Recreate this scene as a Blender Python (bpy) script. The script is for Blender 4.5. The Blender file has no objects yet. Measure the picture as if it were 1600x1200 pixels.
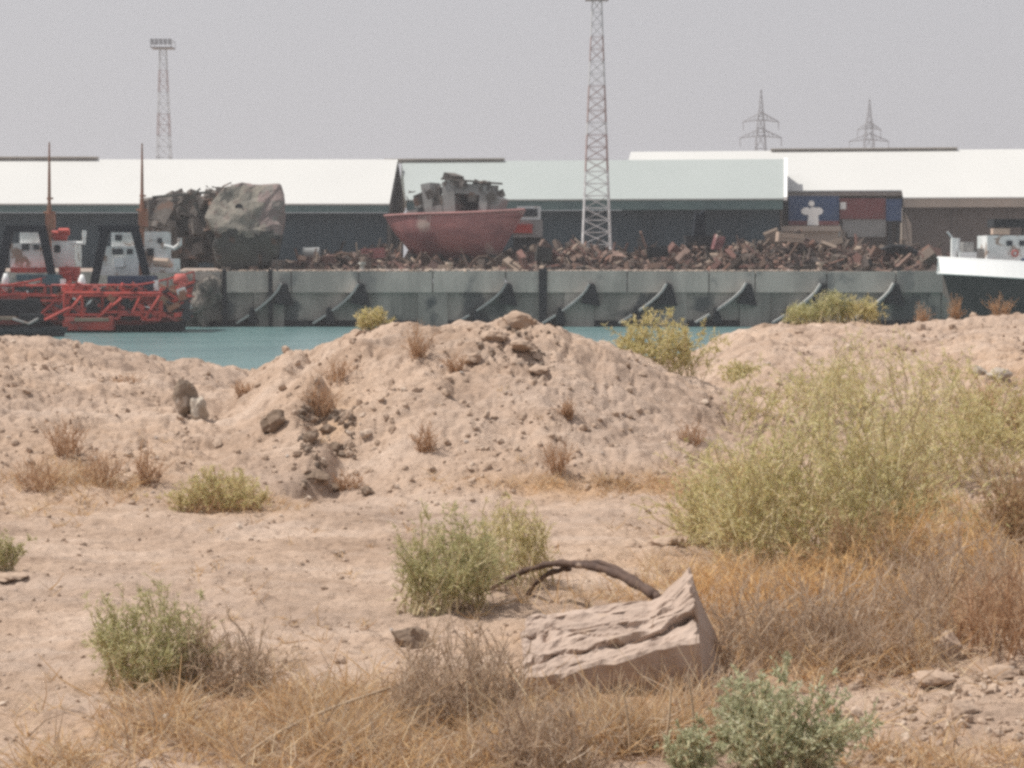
import bpy, math, random
import numpy as np
from mathutils import Vector, Matrix

# ------------------------------------------------------------------ camera / world / sun
S = bpy.context.scene
COL = S.collection
F = 3190.0                      # focal length in photo pixels (photo 1600 wide)
EYE = 1.6
PITCH = math.atan(200.0 / F)
cam_d = bpy.data.cameras.new('camera'); cam = bpy.data.objects.new('camera', cam_d); COL.objects.link(cam)
cam_d.sensor_width = 36.0; cam_d.lens = 36.0 * F / 1600.0
cam_d.clip_start = 0.1; cam_d.clip_end = 6000
cam.location = (0, 0, EYE); cam.rotation_euler = (math.pi / 2 - PITCH, 0, 0)
S.camera = cam

SUN_DIR = Vector((-0.50, 0.06, 0.86)).normalized()      # towards the sun
el = math.asin(SUN_DIR.z); az = math.atan2(SUN_DIR.x, SUN_DIR.y)
w = bpy.data.worlds.new('World'); S.world = w; w.use_nodes = True
nt = w.node_tree; nt.nodes.clear()
sky = nt.nodes.new('ShaderNodeTexSky'); sky.sky_type = 'NISHITA'; sky.sun_disc = False
sky.sun_elevation = el; sky.sun_rotation = az; sky.dust_density = 5.0; sky.air_density = 1.5
mixw = nt.nodes.new('ShaderNodeMix'); mixw.data_type = 'RGBA'
mixw.inputs['Factor'].default_value = 0.90
mixw.inputs['B'].default_value = (4.76, 4.68, 4.92, 1)    # dust veil over the whole sky
bg = nt.nodes.new('ShaderNodeBackground'); bg.inputs['Strength'].default_value = 0.12
out = nt.nodes.new('ShaderNodeOutputWorld')
nt.links.new(sky.outputs['Color'], mixw.inputs['A']); nt.links.new(mixw.outputs['Result'], bg.inputs['Color'])
nt.links.new(bg.outputs['Background'], out.inputs['Surface'])

sl = bpy.data.lights.new('sun', 'SUN'); so = bpy.data.objects.new('sun', sl); COL.objects.link(so)
sl.energy = 4.7; sl.angle = math.radians(0.8); sl.color = (1.0, 0.955, 0.89)
so.rotation_euler = SUN_DIR.to_track_quat('Z', 'Y').to_euler(); so.location = (-30, -10, 60)

S.view_settings.view_transform = 'Standard'; S.view_settings.look = 'None'
S.view_settings.exposure = 0.0; S.view_settings.gamma = 1.0
S.render.engine = 'CYCLES'
S.cycles.pixel_filter_type = 'GAUSSIAN'; S.cycles.filter_width = 3.4
S.cycles.max_bounces = 5; S.cycles.volume_bounces = 0; S.cycles.transparent_max_bounces = 6
S.cycles.use_denoising = False
S.cycles.caustics_reflective = False; S.cycles.caustics_refractive = False

R = random.Random(7)
rng = np.random.default_rng(11)

# ------------------------------------------------------------------ pixel -> place helpers (photo pixels, 1600x1200)
SP, CP = math.sin(PITCH), math.cos(PITCH)
def Q(px, py, Y):
    u = (px - 800) / F; v = (600 - py) / F
    dy = CP + v * SP; dz = -SP + v * CP
    return Vector((u / dy * Y, Y, EYE + dz / dy * Y))

# ------------------------------------------------------------------ materials
def nodes_of(name):
    m = bpy.data.materials.new(name); m.use_nodes = True
    n = m.node_tree; b = n.nodes['Principled BSDF']
    b.inputs['Specular IOR Level'].default_value = 0.25
    return m, n, b
def c4(c): return (c[0], c[1], c[2], 1)
def mat(name, c1, c2=None, scale=1.0, rough=0.85, bump=0.0, bscale=None, stretch=(1, 1, 1), lo=0.35, hi=0.65, metal=0.0, spots=None, detail=6, coord='Object'):
    """two-tone weathered surface; spots = (colour, scale, threshold)"""
    m, n, b = nodes_of(name)
    b.inputs['Roughness'].default_value = rough; b.inputs['Metallic'].default_value = metal
    if c2 is None: c2 = tuple(x * 0.8 for x in c1)
    tc = n.nodes.new('ShaderNodeTexCoord'); mp = n.nodes.new('ShaderNodeMapping'); mp.inputs['Scale'].default_value = stretch
    n.links.new(tc.outputs[coord], mp.inputs['Vector'])
    t = n.nodes.new('ShaderNodeTexNoise'); t.inputs['Scale'].default_value = scale; t.inputs['Detail'].default_value = detail; t.inputs['Roughness'].default_value = 0.65
    n.links.new(mp.outputs[0], t.inputs['Vector'])
    r = n.nodes.new('ShaderNodeValToRGB'); r.color_ramp.elements[0].position = lo; r.color_ramp.elements[1].position = hi
    r.color_ramp.elements[0].color = c4(c1); r.color_ramp.elements[1].color = c4(c2)
    n.links.new(t.outputs['Fac'], r.inputs['Fac']); col = r.outputs['Color']
    if spots:
        sc, ss, th = spots
        t2 = n.nodes.new('ShaderNodeTexNoise'); t2.inputs['Scale'].default_value = ss; t2.inputs['Detail'].default_value = 5
        n.links.new(tc.outputs[coord], t2.inputs['Vector'])
        r2 = n.nodes.new('ShaderNodeValToRGB'); r2.color_ramp.elements[0].position = th; r2.color_ramp.elements[1].position = th + 0.07
        n.links.new(t2.outputs['Fac'], r2.inputs['Fac'])
        mx = n.nodes.new('ShaderNodeMix'); mx.data_type = 'RGBA'
        n.links.new(r2.outputs['Color'], mx.inputs['Factor']); n.links.new(col, mx.inputs['A']); mx.inputs['B'].default_value = c4(sc)
        col = mx.outputs['Result']
    n.links.new(col, b.inputs['Base Color'])
    if bump:
        t3 = n.nodes.new('ShaderNodeTexNoise'); t3.inputs['Scale'].default_value = bscale or scale * 4; t3.inputs['Detail'].default_value = 6
        n.links.new(mp.outputs[0], t3.inputs['Vector'])
        bp = n.nodes.new('ShaderNodeBump'); bp.inputs['Strength'].default_value = 1.0; bp.inputs['Distance'].default_value = bump
        n.links.new(t3.outputs['Fac'], bp.inputs['Height']); n.links.new(bp.outputs['Normal'], b.inputs['Normal'])
    return m
def island_mat(name, cols, rough=0.9, transl=0.0, bump=0.0):
    """every loose leaf / blade / stone takes one of the tones"""
    m, n, b = nodes_of(name); b.inputs['Roughness'].default_value = rough
    g = n.nodes.new('ShaderNodeNewGeometry'); r = n.nodes.new('ShaderNodeValToRGB'); e = r.color_ramp.elements
    e[0].color = c4(cols[0]); e[1].color = c4(cols[-1]); e[1].position = 1.0
    for i, c in enumerate(cols[1:-1]):
        x = e.new((i + 1) / (len(cols) - 1)); x.color = c4(c)
    n.links.new(g.outputs['Random Per Island'], r.inputs['Fac']); n.links.new(r.outputs['Color'], b.inputs['Base Color'])
    if transl:
        tr = n.nodes.new('ShaderNodeBsdfTranslucent'); ms = n.nodes.new('ShaderNodeMixShader'); ms.inputs[0].default_value = transl
        n.links.new(r.outputs['Color'], tr.inputs['Color']); n.links.new(b.outputs[0], ms.inputs[1]); n.links.new(tr.outputs[0], ms.inputs[2])
        n.links.new(ms.outputs[0], n.nodes['Material Output'].inputs['Surface'])
    if bump:
        tc = n.nodes.new('ShaderNodeTexCoord'); t3 = n.nodes.new('ShaderNodeTexNoise'); t3.inputs['Scale'].default_value = 30
        n.links.new(tc.outputs['Object'], t3.inputs['Vector'])
        bp = n.nodes.new('ShaderNodeBump'); bp.inputs['Distance'].default_value = bump
        n.links.new(t3.outputs['Fac'], bp.inputs['Height']); n.links.new(bp.outputs['Normal'], b.inputs['Normal'])
    return m

M = {}
M['roof_white'] = mat('white_sheet_roof', (.74, .74, .71), (.69, .69, .665), .05, .6, .01, 8, (1, .2, 1))
M['roof_teal'] = mat('pale_teal_sheet_roof', (.46, .505, .49), (.42, .465, .45), .06, .6, .01, 8, (1, .2, 1))
M['fascia_teal'] = mat('teal_fascia', (.10, .17, .17), (.07, .12, .13), .3)
M['fascia_beige'] = mat('beige_fascia', (.42, .36, .31), (.34, .30, .26), .3)
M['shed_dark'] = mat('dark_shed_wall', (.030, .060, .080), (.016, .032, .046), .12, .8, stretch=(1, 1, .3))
M['shed_brown'] = mat('brown_shed_wall', (.14, .12, .11), (.10, .09, .085), .15, .8)
M['gable'] = mat('dark_gable_sheet', (.13, .12, .11), (.09, .085, .08), .3)
M['vent'] = mat('dusty_ridge_vent', (.62, .54, .46), (.50, .44, .38), .4)
M['vent_dark'] = mat('vent_shadow_gap', (.26, .24, .22), (.20, .18, .17), .4)
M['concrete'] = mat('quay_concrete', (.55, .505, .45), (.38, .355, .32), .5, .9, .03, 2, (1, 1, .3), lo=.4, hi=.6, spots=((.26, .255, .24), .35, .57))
M['concrete_low'] = mat('lower_quay_concrete', (.37, .345, .31), (.21, .205, .185), .6, .8, .03, 2, (1, 1, .22), lo=.4, hi=.6, spots=((.09, .10, .10), .35, .55))  # lower wall face, darker than the cap beam
M['fin'] = mat('fender_steel', (.46, .46, .44), (.32, .32, .31), .8)
M['rubber_shade'] = mat('black_rubber_and_shade', (.035, .04, .045), (.02, .022, .025), 2)  # tyres and black parts; also the painted shadow blocks beside the fenders
M['dust'] = mat('dusty_yard', (.46, .37, .31), (.36, .28, .235), .12, .95, .05, 1)
M['steel_white'] = mat('white_painted_steel', (.62, .63, .64), (.52, .53, .54), .8)
M['steel_red'] = mat('red_painted_steel', (.44, .34, .33), (.38, .31, .30), .8)
M['steel_grey'] = mat('galvanised_steel', (.40, .40, .41), (.33, .33, .35), .8)
M['hull_red'] = mat('red_hull_paint', (.46, .075, .055), (.20, .04, .035), .5, .6, spots=((.10, .05, .045), 1.1, .58))
M['red_bright'] = mat('bright_red_paint', (.58, .085, .06), (.30, .05, .045), .9, .55)
M['hull_black'] = mat('black_hull_paint', (.028, .032, .038), (.05, .05, .055), .6, .5)
M['white_paint'] = mat('boat_white', (.84, .85, .84), (.62, .64, .63), .9, .55, spots=((.33, .25, .20), 1.3, .56))
M['white_clean'] = mat('clean_white', (.90, .90, .88), (.84, .84, .83), .5, .5)
M['window'] = mat('dark_glass', (.03, .04, .05), (.04, .05, .06), 1, .15)
M['blue_dark'] = mat('dark_blue_steel', (.008, .014, .022), (.014, .02, .03), 1)
M['tarp_blue'] = mat('navy_tarp', (.05, .075, .14), (.04, .06, .10), 1.2, .8, .05, 3)
M['teal_box'] = mat('teal_box', (.07, .14, .17), (.06, .10, .12), 1)
M['pink_red'] = mat('faded_red', (.55, .16, .13), (.42, .10, .09), .8)
M['timber'] = mat('weathered_timber', (.36, .29, .22), (.25, .20, .15), 1.5)
M['mast_rust'] = mat('rusty_mast', (.34, .14, .09), (.26, .15, .10), 1.0)
M['wreck'] = mat('corroded_plating', (.29, .26, .215), (.175, .165, .145), 1.6, .9, .10, 2.5, spots=((.22, .18, .155), 1.4, .56))
M['rubble_grey'] = mat('grey_rubble', (.24, .21, .18), (.11, .105, .095), 1.6, .95, .12, 3, spots=((.12, .12, .11), 1.1, .55))
M['wreck_low'] = mat('shade_dark_corroded_plating', (.085, .09, .08), (.045, .045, .045), .7, .9, .04, 2, spots=((.10, .065, .05), .8, .56))  # carries the painted shade of the wreck's underside; also plain dark steel
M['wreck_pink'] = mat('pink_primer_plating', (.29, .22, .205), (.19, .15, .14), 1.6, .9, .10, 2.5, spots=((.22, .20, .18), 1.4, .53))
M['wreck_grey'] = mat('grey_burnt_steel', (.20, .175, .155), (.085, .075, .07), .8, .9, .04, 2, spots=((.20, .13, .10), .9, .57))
M['boat_red'] = mat('faded_red_planking', (.42, .185, .175), (.20, .09, .095), .35, .8, .03, 1.5, (.5, 1, 1), lo=.4, hi=.6, spots=((.52, .40, .35), .35, .58))
M['boat_top'] = mat('faded_red_rail', (.42, .20, .19), (.30, .17, .16), .6, .8)
M['cab_grey'] = mat('dusty_grey_cabin', (.34, .33, .32), (.24, .23, .22), .8, .9, .02, 2, spots=((.22, .14, .10), .7, .60))
M['cont_blue'] = mat('blue_container', (.055, .10, .21), (.045, .08, .16), .8, .7)
M['cont_red'] = mat('maroon_container', (.21, .07, .075), (.16, .06, .06), .8, .7)
M['cont_grey'] = mat('grey_container', (.27, .28, .28), (.21, .22, .22), .8, .7)
M['tan'] = mat('tan_canvas', (.50, .38, .30), (.40, .30, .24), 1)
M['hull_green'] = mat('dark_green_hull', (.030, .036, .036), (.06, .062, .06), .4, .5)
M['mud_red'] = mat('red_brown_mud', (.20, .11, .10), (.14, .08, .075), .6, .9, .05, 3)
M['scrap'] = island_mat('rusty_scrap', [(.03, .025, .022), (.13, .085, .065), (.22, .125, .095), (.04, .035, .032), (.36, .28, .22), (.08, .055, .045), (.18, .14, .115), (.025, .025, .025), (.17, .09, .075), (.06, .05, .045), (.27, .18, .145), (.03, .03, .03)])
M['pale_rubble'] = island_mat('pale_rubble', [(.34, .28, .23), (.45, .36, .29), (.26, .22, .19), (.40, .33, .29)])
M['clod'] = island_mat('earth_clods', [(.46, .34, .255), (.54, .41, .315), (.40, .295, .22), (.50, .375, .285), (.64, .52, .42)], bump=.01)
M['dark_clod'] = island_mat('dark_clods', [(.20, .155, .12), (.34, .26, .20), (.13, .10, .08), (.44, .33, .25), (.26, .20, .155)], bump=.01)
M['pebble'] = island_mat('pale_pebbles', [(.62, .55, .49), (.50, .40, .33), (.40, .29, .23), (.70, .66, .62)])
M['boulder'] = mat('crusted_boulder', (.56, .42, .32), (.44, .325, .245), 5, .95, .02, 18)
M['boulder_grey'] = mat('dark_boulder', (.34, .27, .21), (.15, .115, .09), 7, .95, .02, 18, spots=((.60, .52, .45), 3.5, .58))
M['pale_stone'] = mat('whitish_stone', (.56, .49, .41), (.40, .34, .28), 8, .9, .01, 20)
M['debris'] = mat('dark_debris', (.15, .11, .08), (.27, .20, .15), 9, .95, .02, 20)
M['slab'] = mat('weathered_slab', (.58, .455, .375), (.45, .345, .28), 5, .95, .006, 45, (1, 1.3, 1.3), spots=((.42, .32, .25), 11, .63))
M['branch'] = mat('dead_branch', (.13, .085, .065), (.075, .05, .042), 14, .85, .006, 40, spots=((.33, .25, .20), 9, .63))
M['stalk'] = mat('pale_dry_stalk', (.60, .46, .32), (.50, .37, .25), 10)
M['leaf_green'] = island_mat('grey_green_leaves', [(.62, .60, .30), (.72, .68, .38), (.48, .49, .23), (.86, .79, .53), (.62, .58, .29), (.36, .37, .17)], .8, .5)
M['leaf_olive'] = island_mat('olive_yellow_leaves', [(.76, .70, .34), (.88, .80, .44), (.46, .44, .19), (.97, .90, .60), (.70, .65, .33), (.86, .68, .37), (.56, .55, .25)], .8, .5)
M['leaf_yellow'] = island_mat('yellow_green_leaves', [(.72, .65, .31), (.80, .69, .38), (.60, .57, .28), (.88, .75, .50)], .8, .5)
M['leaf_gold'] = island_mat('golden_dry_leaves', [(.58, .42, .24), (.66, .50, .30), (.48, .32, .18), (.60, .52, .30)], .8, .45)
M['leaf_salt'] = island_mat('saltbush_leaves', [(.52, .53, .33), (.64, .64, .44), (.40, .42, .25), (.80, .77, .58)], .8, .4)
M['dry_grey'] = island_mat('dead_grey_twigs', [(.60, .44, .31), (.72, .57, .43), (.44, .31, .22), (.80, .67, .53), (.64, .46, .29), (.50, .40, .32)], .9, .4)
M['dry_grass'] = island_mat('dry_grass_blades', [(.72, .46, .23), (.85, .62, .36), (.46, .26, .125), (.94, .80, .58), (.64, .43, .25), (.72, .60, .47), (.40, .28, .19)], .85, .45)
M['dry_brown'] = island_mat('dry_brown_twigs', [(.58, .35, .21), (.68, .46, .29), (.44, .26, .155), (.74, .56, .40)], .9, .4)
M['dry_gold'] = island_mat('golden_dry_stems', [(.66, .42, .19), (.78, .56, .29), (.50, .29, .13), (.84, .68, .44)], .9, .4)
M['stem'] = island_mat('woody_stems', [(.64, .54, .33), (.74, .62, .40), (.50, .41, .24)], .9)

for k_, f_ in dict(roof_white=.80, roof_teal=.80, dust=.8, clod=.82, dark_clod=.8, pebble=.8, boulder=.80, pale_stone=.85, slab=.82, leaf_green=.80, leaf_olive=.84, leaf_yellow=.84, leaf_gold=.80, leaf_salt=.9, dry_grey=.78, dry_grass=.84, dry_brown=.78, stem=.8, stalk=.85, vent=.8).items():
    for nd in M[k_].node_tree.nodes:
        if nd.type == 'VALTORGB' and sum(nd.color_ramp.elements[0].color[:3]) > .01:
            for e_ in nd.color_ramp.elements: e_.color = (e_.color[0] * f_, e_.color[1] * f_, e_.color[2] * f_, 1)

# ------------------------------------------------------------------ mesh builder
def tag(o, label=None, cat=None, group=None, kind=None):
    if label: o['label'] = label
    if cat: o['category'] = cat
    if group: o['group'] = group
    if kind: o['kind'] = kind
    return o
def root(name, loc, label, cat, group=None):
    e = bpy.data.objects.new(name, None); COL.objects.link(e); e.location = loc; e.empty_display_size = .3
    return tag(e, label, cat, group)
YAW = None       # set while the warehouses, which stand turned to the quay, are built
def set_yaw(pivot):
    global YAW
    YAW = None if pivot is None else Matrix.Translation(pivot) @ Matrix.Rotation(-math.radians(7.6), 4, 'Z') @ Matrix.Translation(-pivot)
class MB:
    def __init__(s): s.v = []; s.f = []; s.mi = []; s.T = None
    def add(s, vs, fs, m=0):
        o = len(s.v); s.v.extend([tuple(p) for p in vs]); s.f.extend([tuple(i + o for i in f) for f in fs]); s.mi.extend([m] * len(fs)); return s
    def box(s, x0, x1, y0, y1, z0, z1, m=0, T=None):
        vs = [Vector(p) for p in [(x0, y0, z0), (x1, y0, z0), (x1, y1, z0), (x0, y1, z0), (x0, y0, z1), (x1, y0, z1), (x1, y1, z1), (x0, y1, z1)]]
        if T is not None: vs = [T @ p for p in vs]
        return s.add(vs, [(3, 2, 1, 0), (4, 5, 6, 7), (0, 1, 5, 4), (1, 2, 6, 5), (2, 3, 7, 6), (3, 0, 4, 7)], m)
    def pbox(s, px0, py0, px1, py1, Y, d, m=0):
        a = Q(px0, py1, Y); b = Q(px1, py0, Y)
        return s.box(a.x, b.x, Y, Y + d, a.z, b.z, m)
    def tube(s, pts, rad, n=6, m=0):
        pts = [Vector(p) for p in pts]; rs = rad if isinstance(rad, (list, tuple)) else [rad] * len(pts)
        vs = []; fs = []
        for i, p in enumerate(pts):
            t = (pts[min(i + 1, len(pts) - 1)] - pts[max(i - 1, 0)]).normalized()
            a = t.cross(Vector((0.13, 0.9, 0.4))).normalized(); b = t.cross(a)
            for k in range(n):
                th = 2 * math.pi * k / n; vs.append(p + (a * math.cos(th) + b * math.sin(th)) * rs[i])
        for i in range(len(pts) - 1):
            for k in range(n):
                fs.append((i * n + k, i * n + (k + 1) % n, (i + 1) * n + (k + 1) % n, (i + 1) * n + k))
        fs.append(tuple(range(n))[::-1]); fs.append(tuple((len(pts) - 1) * n + k for k in range(n)))
        return s.add(vs, fs, m)
    def bar(s, a, b, t=.1, m=0): return s.tube([a, b], t * .7, 4, m)
    def prism(s, poly, y0, y1, m=0, slant=0):   # polygon in x-z, extruded along y
        n = len(poly)
        vs = [(x, y0, z) for x, z in poly] + [(x + slant, y1, z) for x, z in poly]
        fs = [tuple(range(n)), tuple(range(2 * n - 1, n - 1, -1))] + [(i, i + n, (i + 1) % n + n, (i + 1) % n) for i in range(n)]
        return s.add(vs, fs, m)
    def build(s, name, mats, parent=None, smooth=False):
        me = bpy.data.meshes.new(name)
        off = parent_loc(parent)
        if YAW is not None: s.v = [tuple(YAW @ Vector(p)) for p in s.v]
        me.from_pydata([(x - off.x, y - off.y, z - off.z) for x, y, z in s.v], [], s.f)
        if not isinstance(mats, (list, tuple)): mats = [mats]
        for m in mats: me.materials.append(m)
        me.polygons.foreach_set('material_index', s.mi)
        if smooth: me.polygons.foreach_set('use_smooth', [True] * len(s.f))
        me.update()
        o = bpy.data.objects.new(name, me); COL.objects.link(o)
        if parent is not None: o.parent = parent
        return o
def parent_loc(p):
    v = Vector((0, 0, 0))
    while p is not None: v = v + p.location; p = p.parent
    return v
def np_mesh(name, V, Fc, mats, mi=None, parent=None, smooth=False):
    """fast mesh from arrays; V is in world space"""
    off = parent_loc(parent); V = np.asarray(V, dtype=np.float32) - np.array(off, dtype=np.float32)
    me = bpy.data.meshes.new(name); k = Fc.shape[1]
    me.vertices.add(len(V)); me.vertices.foreach_set('co', V.ravel())
    me.loops.add(Fc.size); me.loops.foreach_set('vertex_index', Fc.ravel().astype(np.int32))
    me.polygons.add(len(Fc)); me.polygons.foreach_set('loop_start', np.arange(0, Fc.size, k, dtype=np.int32))
    me.polygons.foreach_set('loop_total', np.full(len(Fc), k, dtype=np.int32))
    if not isinstance(mats, (list, tuple)): mats = [mats]
    for m in mats: me.materials.append(m)
    if mi is not None: me.polygons.foreach_set('material_index', np.asarray(mi, dtype=np.int32))
    me.polygons.foreach_set('use_smooth', np.full(len(Fc), smooth, dtype=bool))
    me.update(calc_edges=True); me.validate()
    o = bpy.data.objects.new(name, me); COL.objects.link(o)
    if parent is not None: o.parent = parent
    return o

# ------------------------------------------------------------------ noise
_T = np.random.default_rng(5).random((256, 256)) * 2 - 1
def vn(x, y, s=0):
    x = x + s * 17.3; y = y + s * 9.1
    xi = np.floor(x).astype(int); yi = np.floor(y).astype(int); fx = x - xi; fy = y - yi
    fx = fx * fx * (3 - 2 * fx); fy = fy * fy * (3 - 2 * fy)
    a = _T[xi & 255, yi & 255]; b = _T[(xi + 1) & 255, yi & 255]; c = _T[xi & 255, (yi + 1) & 255]; d = _T[(xi + 1) & 255, (yi + 1) & 255]
    return (a * (1 - fx) + b * fx) * (1 - fy) + (c * (1 - fx) + d * fx) * fy
def fbm(x, y, s=0, o=4):
    r = 0; a = 1.0
    for i in range(o): r = r + a * vn(x, y, s + i * 3); x = x * 2.03 + 1.7; y = y * 2.03 - .9; a *= .5
    return r

# ------------------------------------------------------------------ near terrain
WATER = -3.57
def crest(poly, Yc):
    xs = [p[0] for p in poly]; zs = [Q(p[0], p[1], Yc).z for p in poly]
    return xs, zs
YL, YM, YR = 19.0, 16.6, 24.0
CL = crest([(-400, 505), (-150, 508), (0, 519), (100, 532), (200, 547), (300, 561), (400, 574), (450, 600), (520, 670), (600, 760), (700, 900)], YL)
CM = crest([(150, 900), (300, 720), (370, 606), (410, 568), (440, 545), (480, 522), (500, 514), (560, 510), (640, 506), (700, 504), (750, 500), (800, 498), (850, 504), (900, 516), (960, 539), (1000, 559), (1050, 578), (1100, 599), (1150, 627), (1200, 662), (1300, 760), (1450, 950)], YM)
CR = crest([(800, 700), (880, 620), (950, 575), (1040, 558), (1095, 543), (1130, 527), (1165, 513), (1200, 507), (1300, 501), (1400, 500), (1500, 498), (1600, 495), (2000, 485)], YR)
def mound(y, zc, yb, yc, p):
    t = np.clip((y - yb) / (yc - yb), 0, 1)
    up = zc * np.sin(t * math.pi / 2) ** p
    s = np.maximum(y - yc, 0)
    return up - .75 * s * s / (s + .9)
def H(x, y, fine=True):
    x = np.asarray(x, float); y = np.asarray(y, float)
    yy = np.maximum(y, 2.0)
    u = 800 + x / yy * F
    wob = fbm(x * .5, y * .5, 2, 3)
    zl = mound(y, np.interp(u, *CL), 12.3 + .4 * wob, YL, 1.0)
    zm = mound(y, np.interp(u, *CM), 13.1 + .35 * wob, YM, 1.15)
    zr = mound(y, np.interp(u, *CR), 11.5 + .5 * wob, YR, 1.1)
    s = np.maximum(y - 14.2, 0); z0 = -.75 * s * s / (s + 1.5)
    k = 14.0
    z = np.log(np.exp(k * np.clip(zl, -6, 3)) + np.exp(k * np.clip(zm, -6, 3)) + np.exp(k * np.clip(zr, -6, 3)) + np.exp(k * np.clip(z0, -6, 3))) / k - .04
    # bank of earth lower right and shallow wheel ruts
    z = z + .10 * np.exp(-((u - 1560) / 170) ** 2 - ((y - 8.0) / .9) ** 2)
    slope = np.clip((y - 12.5) / 3, 0, 1)
    near = 1 - slope
    gx = np.interp(y, [13.0, 14.0, 15.2, 16.6, 18], [-1.27, -1.22, -1.42, -1.72, -2.1]) + .10 * np.sin(y * 5.1)
    dx = x - gx; z = z - .20 * np.exp(-(np.where(dx < 0, dx / .11, dx / .34)) ** 2) * np.clip((y - 12.9) / .6, 0, 1) * np.clip((17.6 - y) / 1.2, 0, 1)
    z = z + .05 * fbm(x * .9, y * .9, 3, 3) * (.35 + .65 * slope)
    if fine:
        z = z + (.045 * slope + .018 * near) * fbm(x * 3.4, y * 3.4, 7, 3)
        r = np.abs(fbm(x * 6.0 + y * 2, y * 7.0, 9, 3)); z = z - (.042 * slope + .008 * near) * (1 - np.clip(r * 2.4, 0, 1)) ** 1.5
        z = z + (.014 * slope + .009 * near) * fbm(x * 13, y * 13, 12, 3)
        # ruts
        for c in (10.2, 11.7): z = z - .02 * np.exp(-((y - c - .25 * np.sin(x * .3) - x * .05) / .16) ** 2)
    return z
def hit(px, py):
    """where the sight line of photo pixels meets the near ground"""
    px = np.atleast_1d(np.asarray(px, float)); py = np.atleast_1d(np.asarray(py, float))
    u = (px - 800) / F; v = (600 - py) / F; dy = CP + v * SP; dz = -SP + v * CP
    Ys = np.linspace(4.5, 32, 700)
    res = np.full(len(px), 32.0); done = np.zeros(len(px), bool)
    for Y in Ys:
        b = (EYE + dz / dy * Y) <= H(u / dy * Y, np.full(len(px), Y), False)
        nw = b & ~done; res[nw] = Y; done |= b
    x = u / dy * res
    return x, res, H(x, res), done
def G(px, py):
    x, y, z, d = hit(px, py); return Vector((x[0], y[0], z[0]))

ta = np.concatenate([np.linspace(-.9, -.32, 60)[:-1], np.linspace(-.32, .32, 900), np.linspace(.32, .9, 60)[1:]])
yr = np.concatenate([np.geomspace(2.2, 5.6, 60)[:-1], np.geomspace(5.6, 26, 640), np.linspace(26, 48, 50)[1:]])
A, B = np.meshgrid(ta, yr); X = A * B; Yg = B; Z = np.maximum(H(X, Yg), -5.4)
nr, nc = X.shape
V = np.stack([X.ravel(), Yg.ravel(), Z.ravel()], 1)
i = np.arange(nr - 1)[:, None] * nc + np.arange(nc - 1)[None, :]
Fq = np.stack([i, i + 1, i + nc + 1, i + nc], -1).reshape(-1, 4)
ground = np_mesh('ground', V, Fq, [], None, None, True)
# litter mask (where dry straw lies) : photo-pixel ellipses projected on the ground
U = 800 + X / Yg * F; dyc = Yg * CP - (Z - EYE) * SP; PY = 600 - F * ((Z - EYE) * CP + Yg * SP) / dyc
lit = np.zeros_like(X)
LIT = [(350, 1110, 300, 80, .9), (560, 1150, 330, 90, 1), (90, 1190, 130, 40, .45), (1250, 960, 330, 110, .9), (1520, 900, 180, 110, .8), (960, 1060, 260, 90, .8), (950, 758, 210, 20, .85), (1180, 760, 160, 60, .7), (130, 740, 150, 60, .45), (350, 785, 110, 20, .6), (520, 640, 45, 60, .35), (1560, 620, 90, 60, .5), (1480, 1190, 180, 40, .5), (1150, 900, 80, 60, .6)]
for cx, cy, rx, ry, s_ in LIT:
    lit = np.maximum(lit, s_ * np.exp(-(((U - cx) / rx) ** 2 + ((PY - cy) / ry) ** 2) * 1.2))
lit = np.clip(lit * (.75 + .9 * fbm(X * 2.6, Yg * 2.6, 20, 4)), 0, 1)
at = ground.data.attributes.new('litter', 'FLOAT', 'POINT'); at.data.foreach_set('value', lit.ravel().astype(np.float32))
m, n, b = nodes_of('dry_earth'); b.inputs['Roughness'].default_value = .95; b.inputs['Specular IOR Level'].default_value = .1
tc = n.nodes.new('ShaderNodeTexCoord')
def noise(scale, stretch=(1, 1, 1), det=8, rough=.65):
    mp = n.nodes.new('ShaderNodeMapping'); mp.inputs['Scale'].default_value = stretch; n.links.new(tc.outputs['Object'], mp.inputs['Vector'])
    t = n.nodes.new('ShaderNodeTexNoise'); t.inputs['Scale'].default_value = scale; t.inputs['Detail'].default_value = det; t.inputs['Roughness'].default_value = rough
    n.links.new(mp.outputs[0], t.inputs['Vector']); return t.outputs['Fac']
def ramp(fac, stops):
    r = n.nodes.new('ShaderNodeValToRGB'); e = r.color_ramp.elements
    e[0].position, e[0].color = stops[0][0], c4(stops[0][1]); e[1].position, e[1].color = stops[-1][0], c4(stops[-1][1])
    for p, c in stops[1:-1]:
        x = e.new(p); x.color = c4(c)
    n.links.new(fac, r.inputs['Fac']); return r.outputs['Color']
def mixc(fac, a, b_, mode='MIX'):
    x = n.nodes.new('ShaderNodeMix'); x.data_type = 'RGBA'; x.blend_type = mode
    for s_, v_ in (('Factor', fac), ('A', a), ('B', b_)):
        if isinstance(v_, (float, int)): x.inputs[s_].default_value = v_
        elif isinstance(v_, tuple): x.inputs[s_].default_value = c4(v_)
        else: n.links.new(v_, x.inputs[s_])
    return x.outputs['Result']
base = ramp(noise(.9, (1, 1.8, 1)), [(.32, (.32, .228, .168)), (.5, (.44, .325, .246)), (.68, (.53, .41, .325))])
fine = ramp(noise(22, (1, 1, 1), 6, .8), [(.34, (.62, .58, .54)), (.45, (.97, .97, .97)), (.66, (1.2, 1.2, 1.2))])
c = mixc(1.0, base, fine, 'MULTIPLY')
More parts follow.
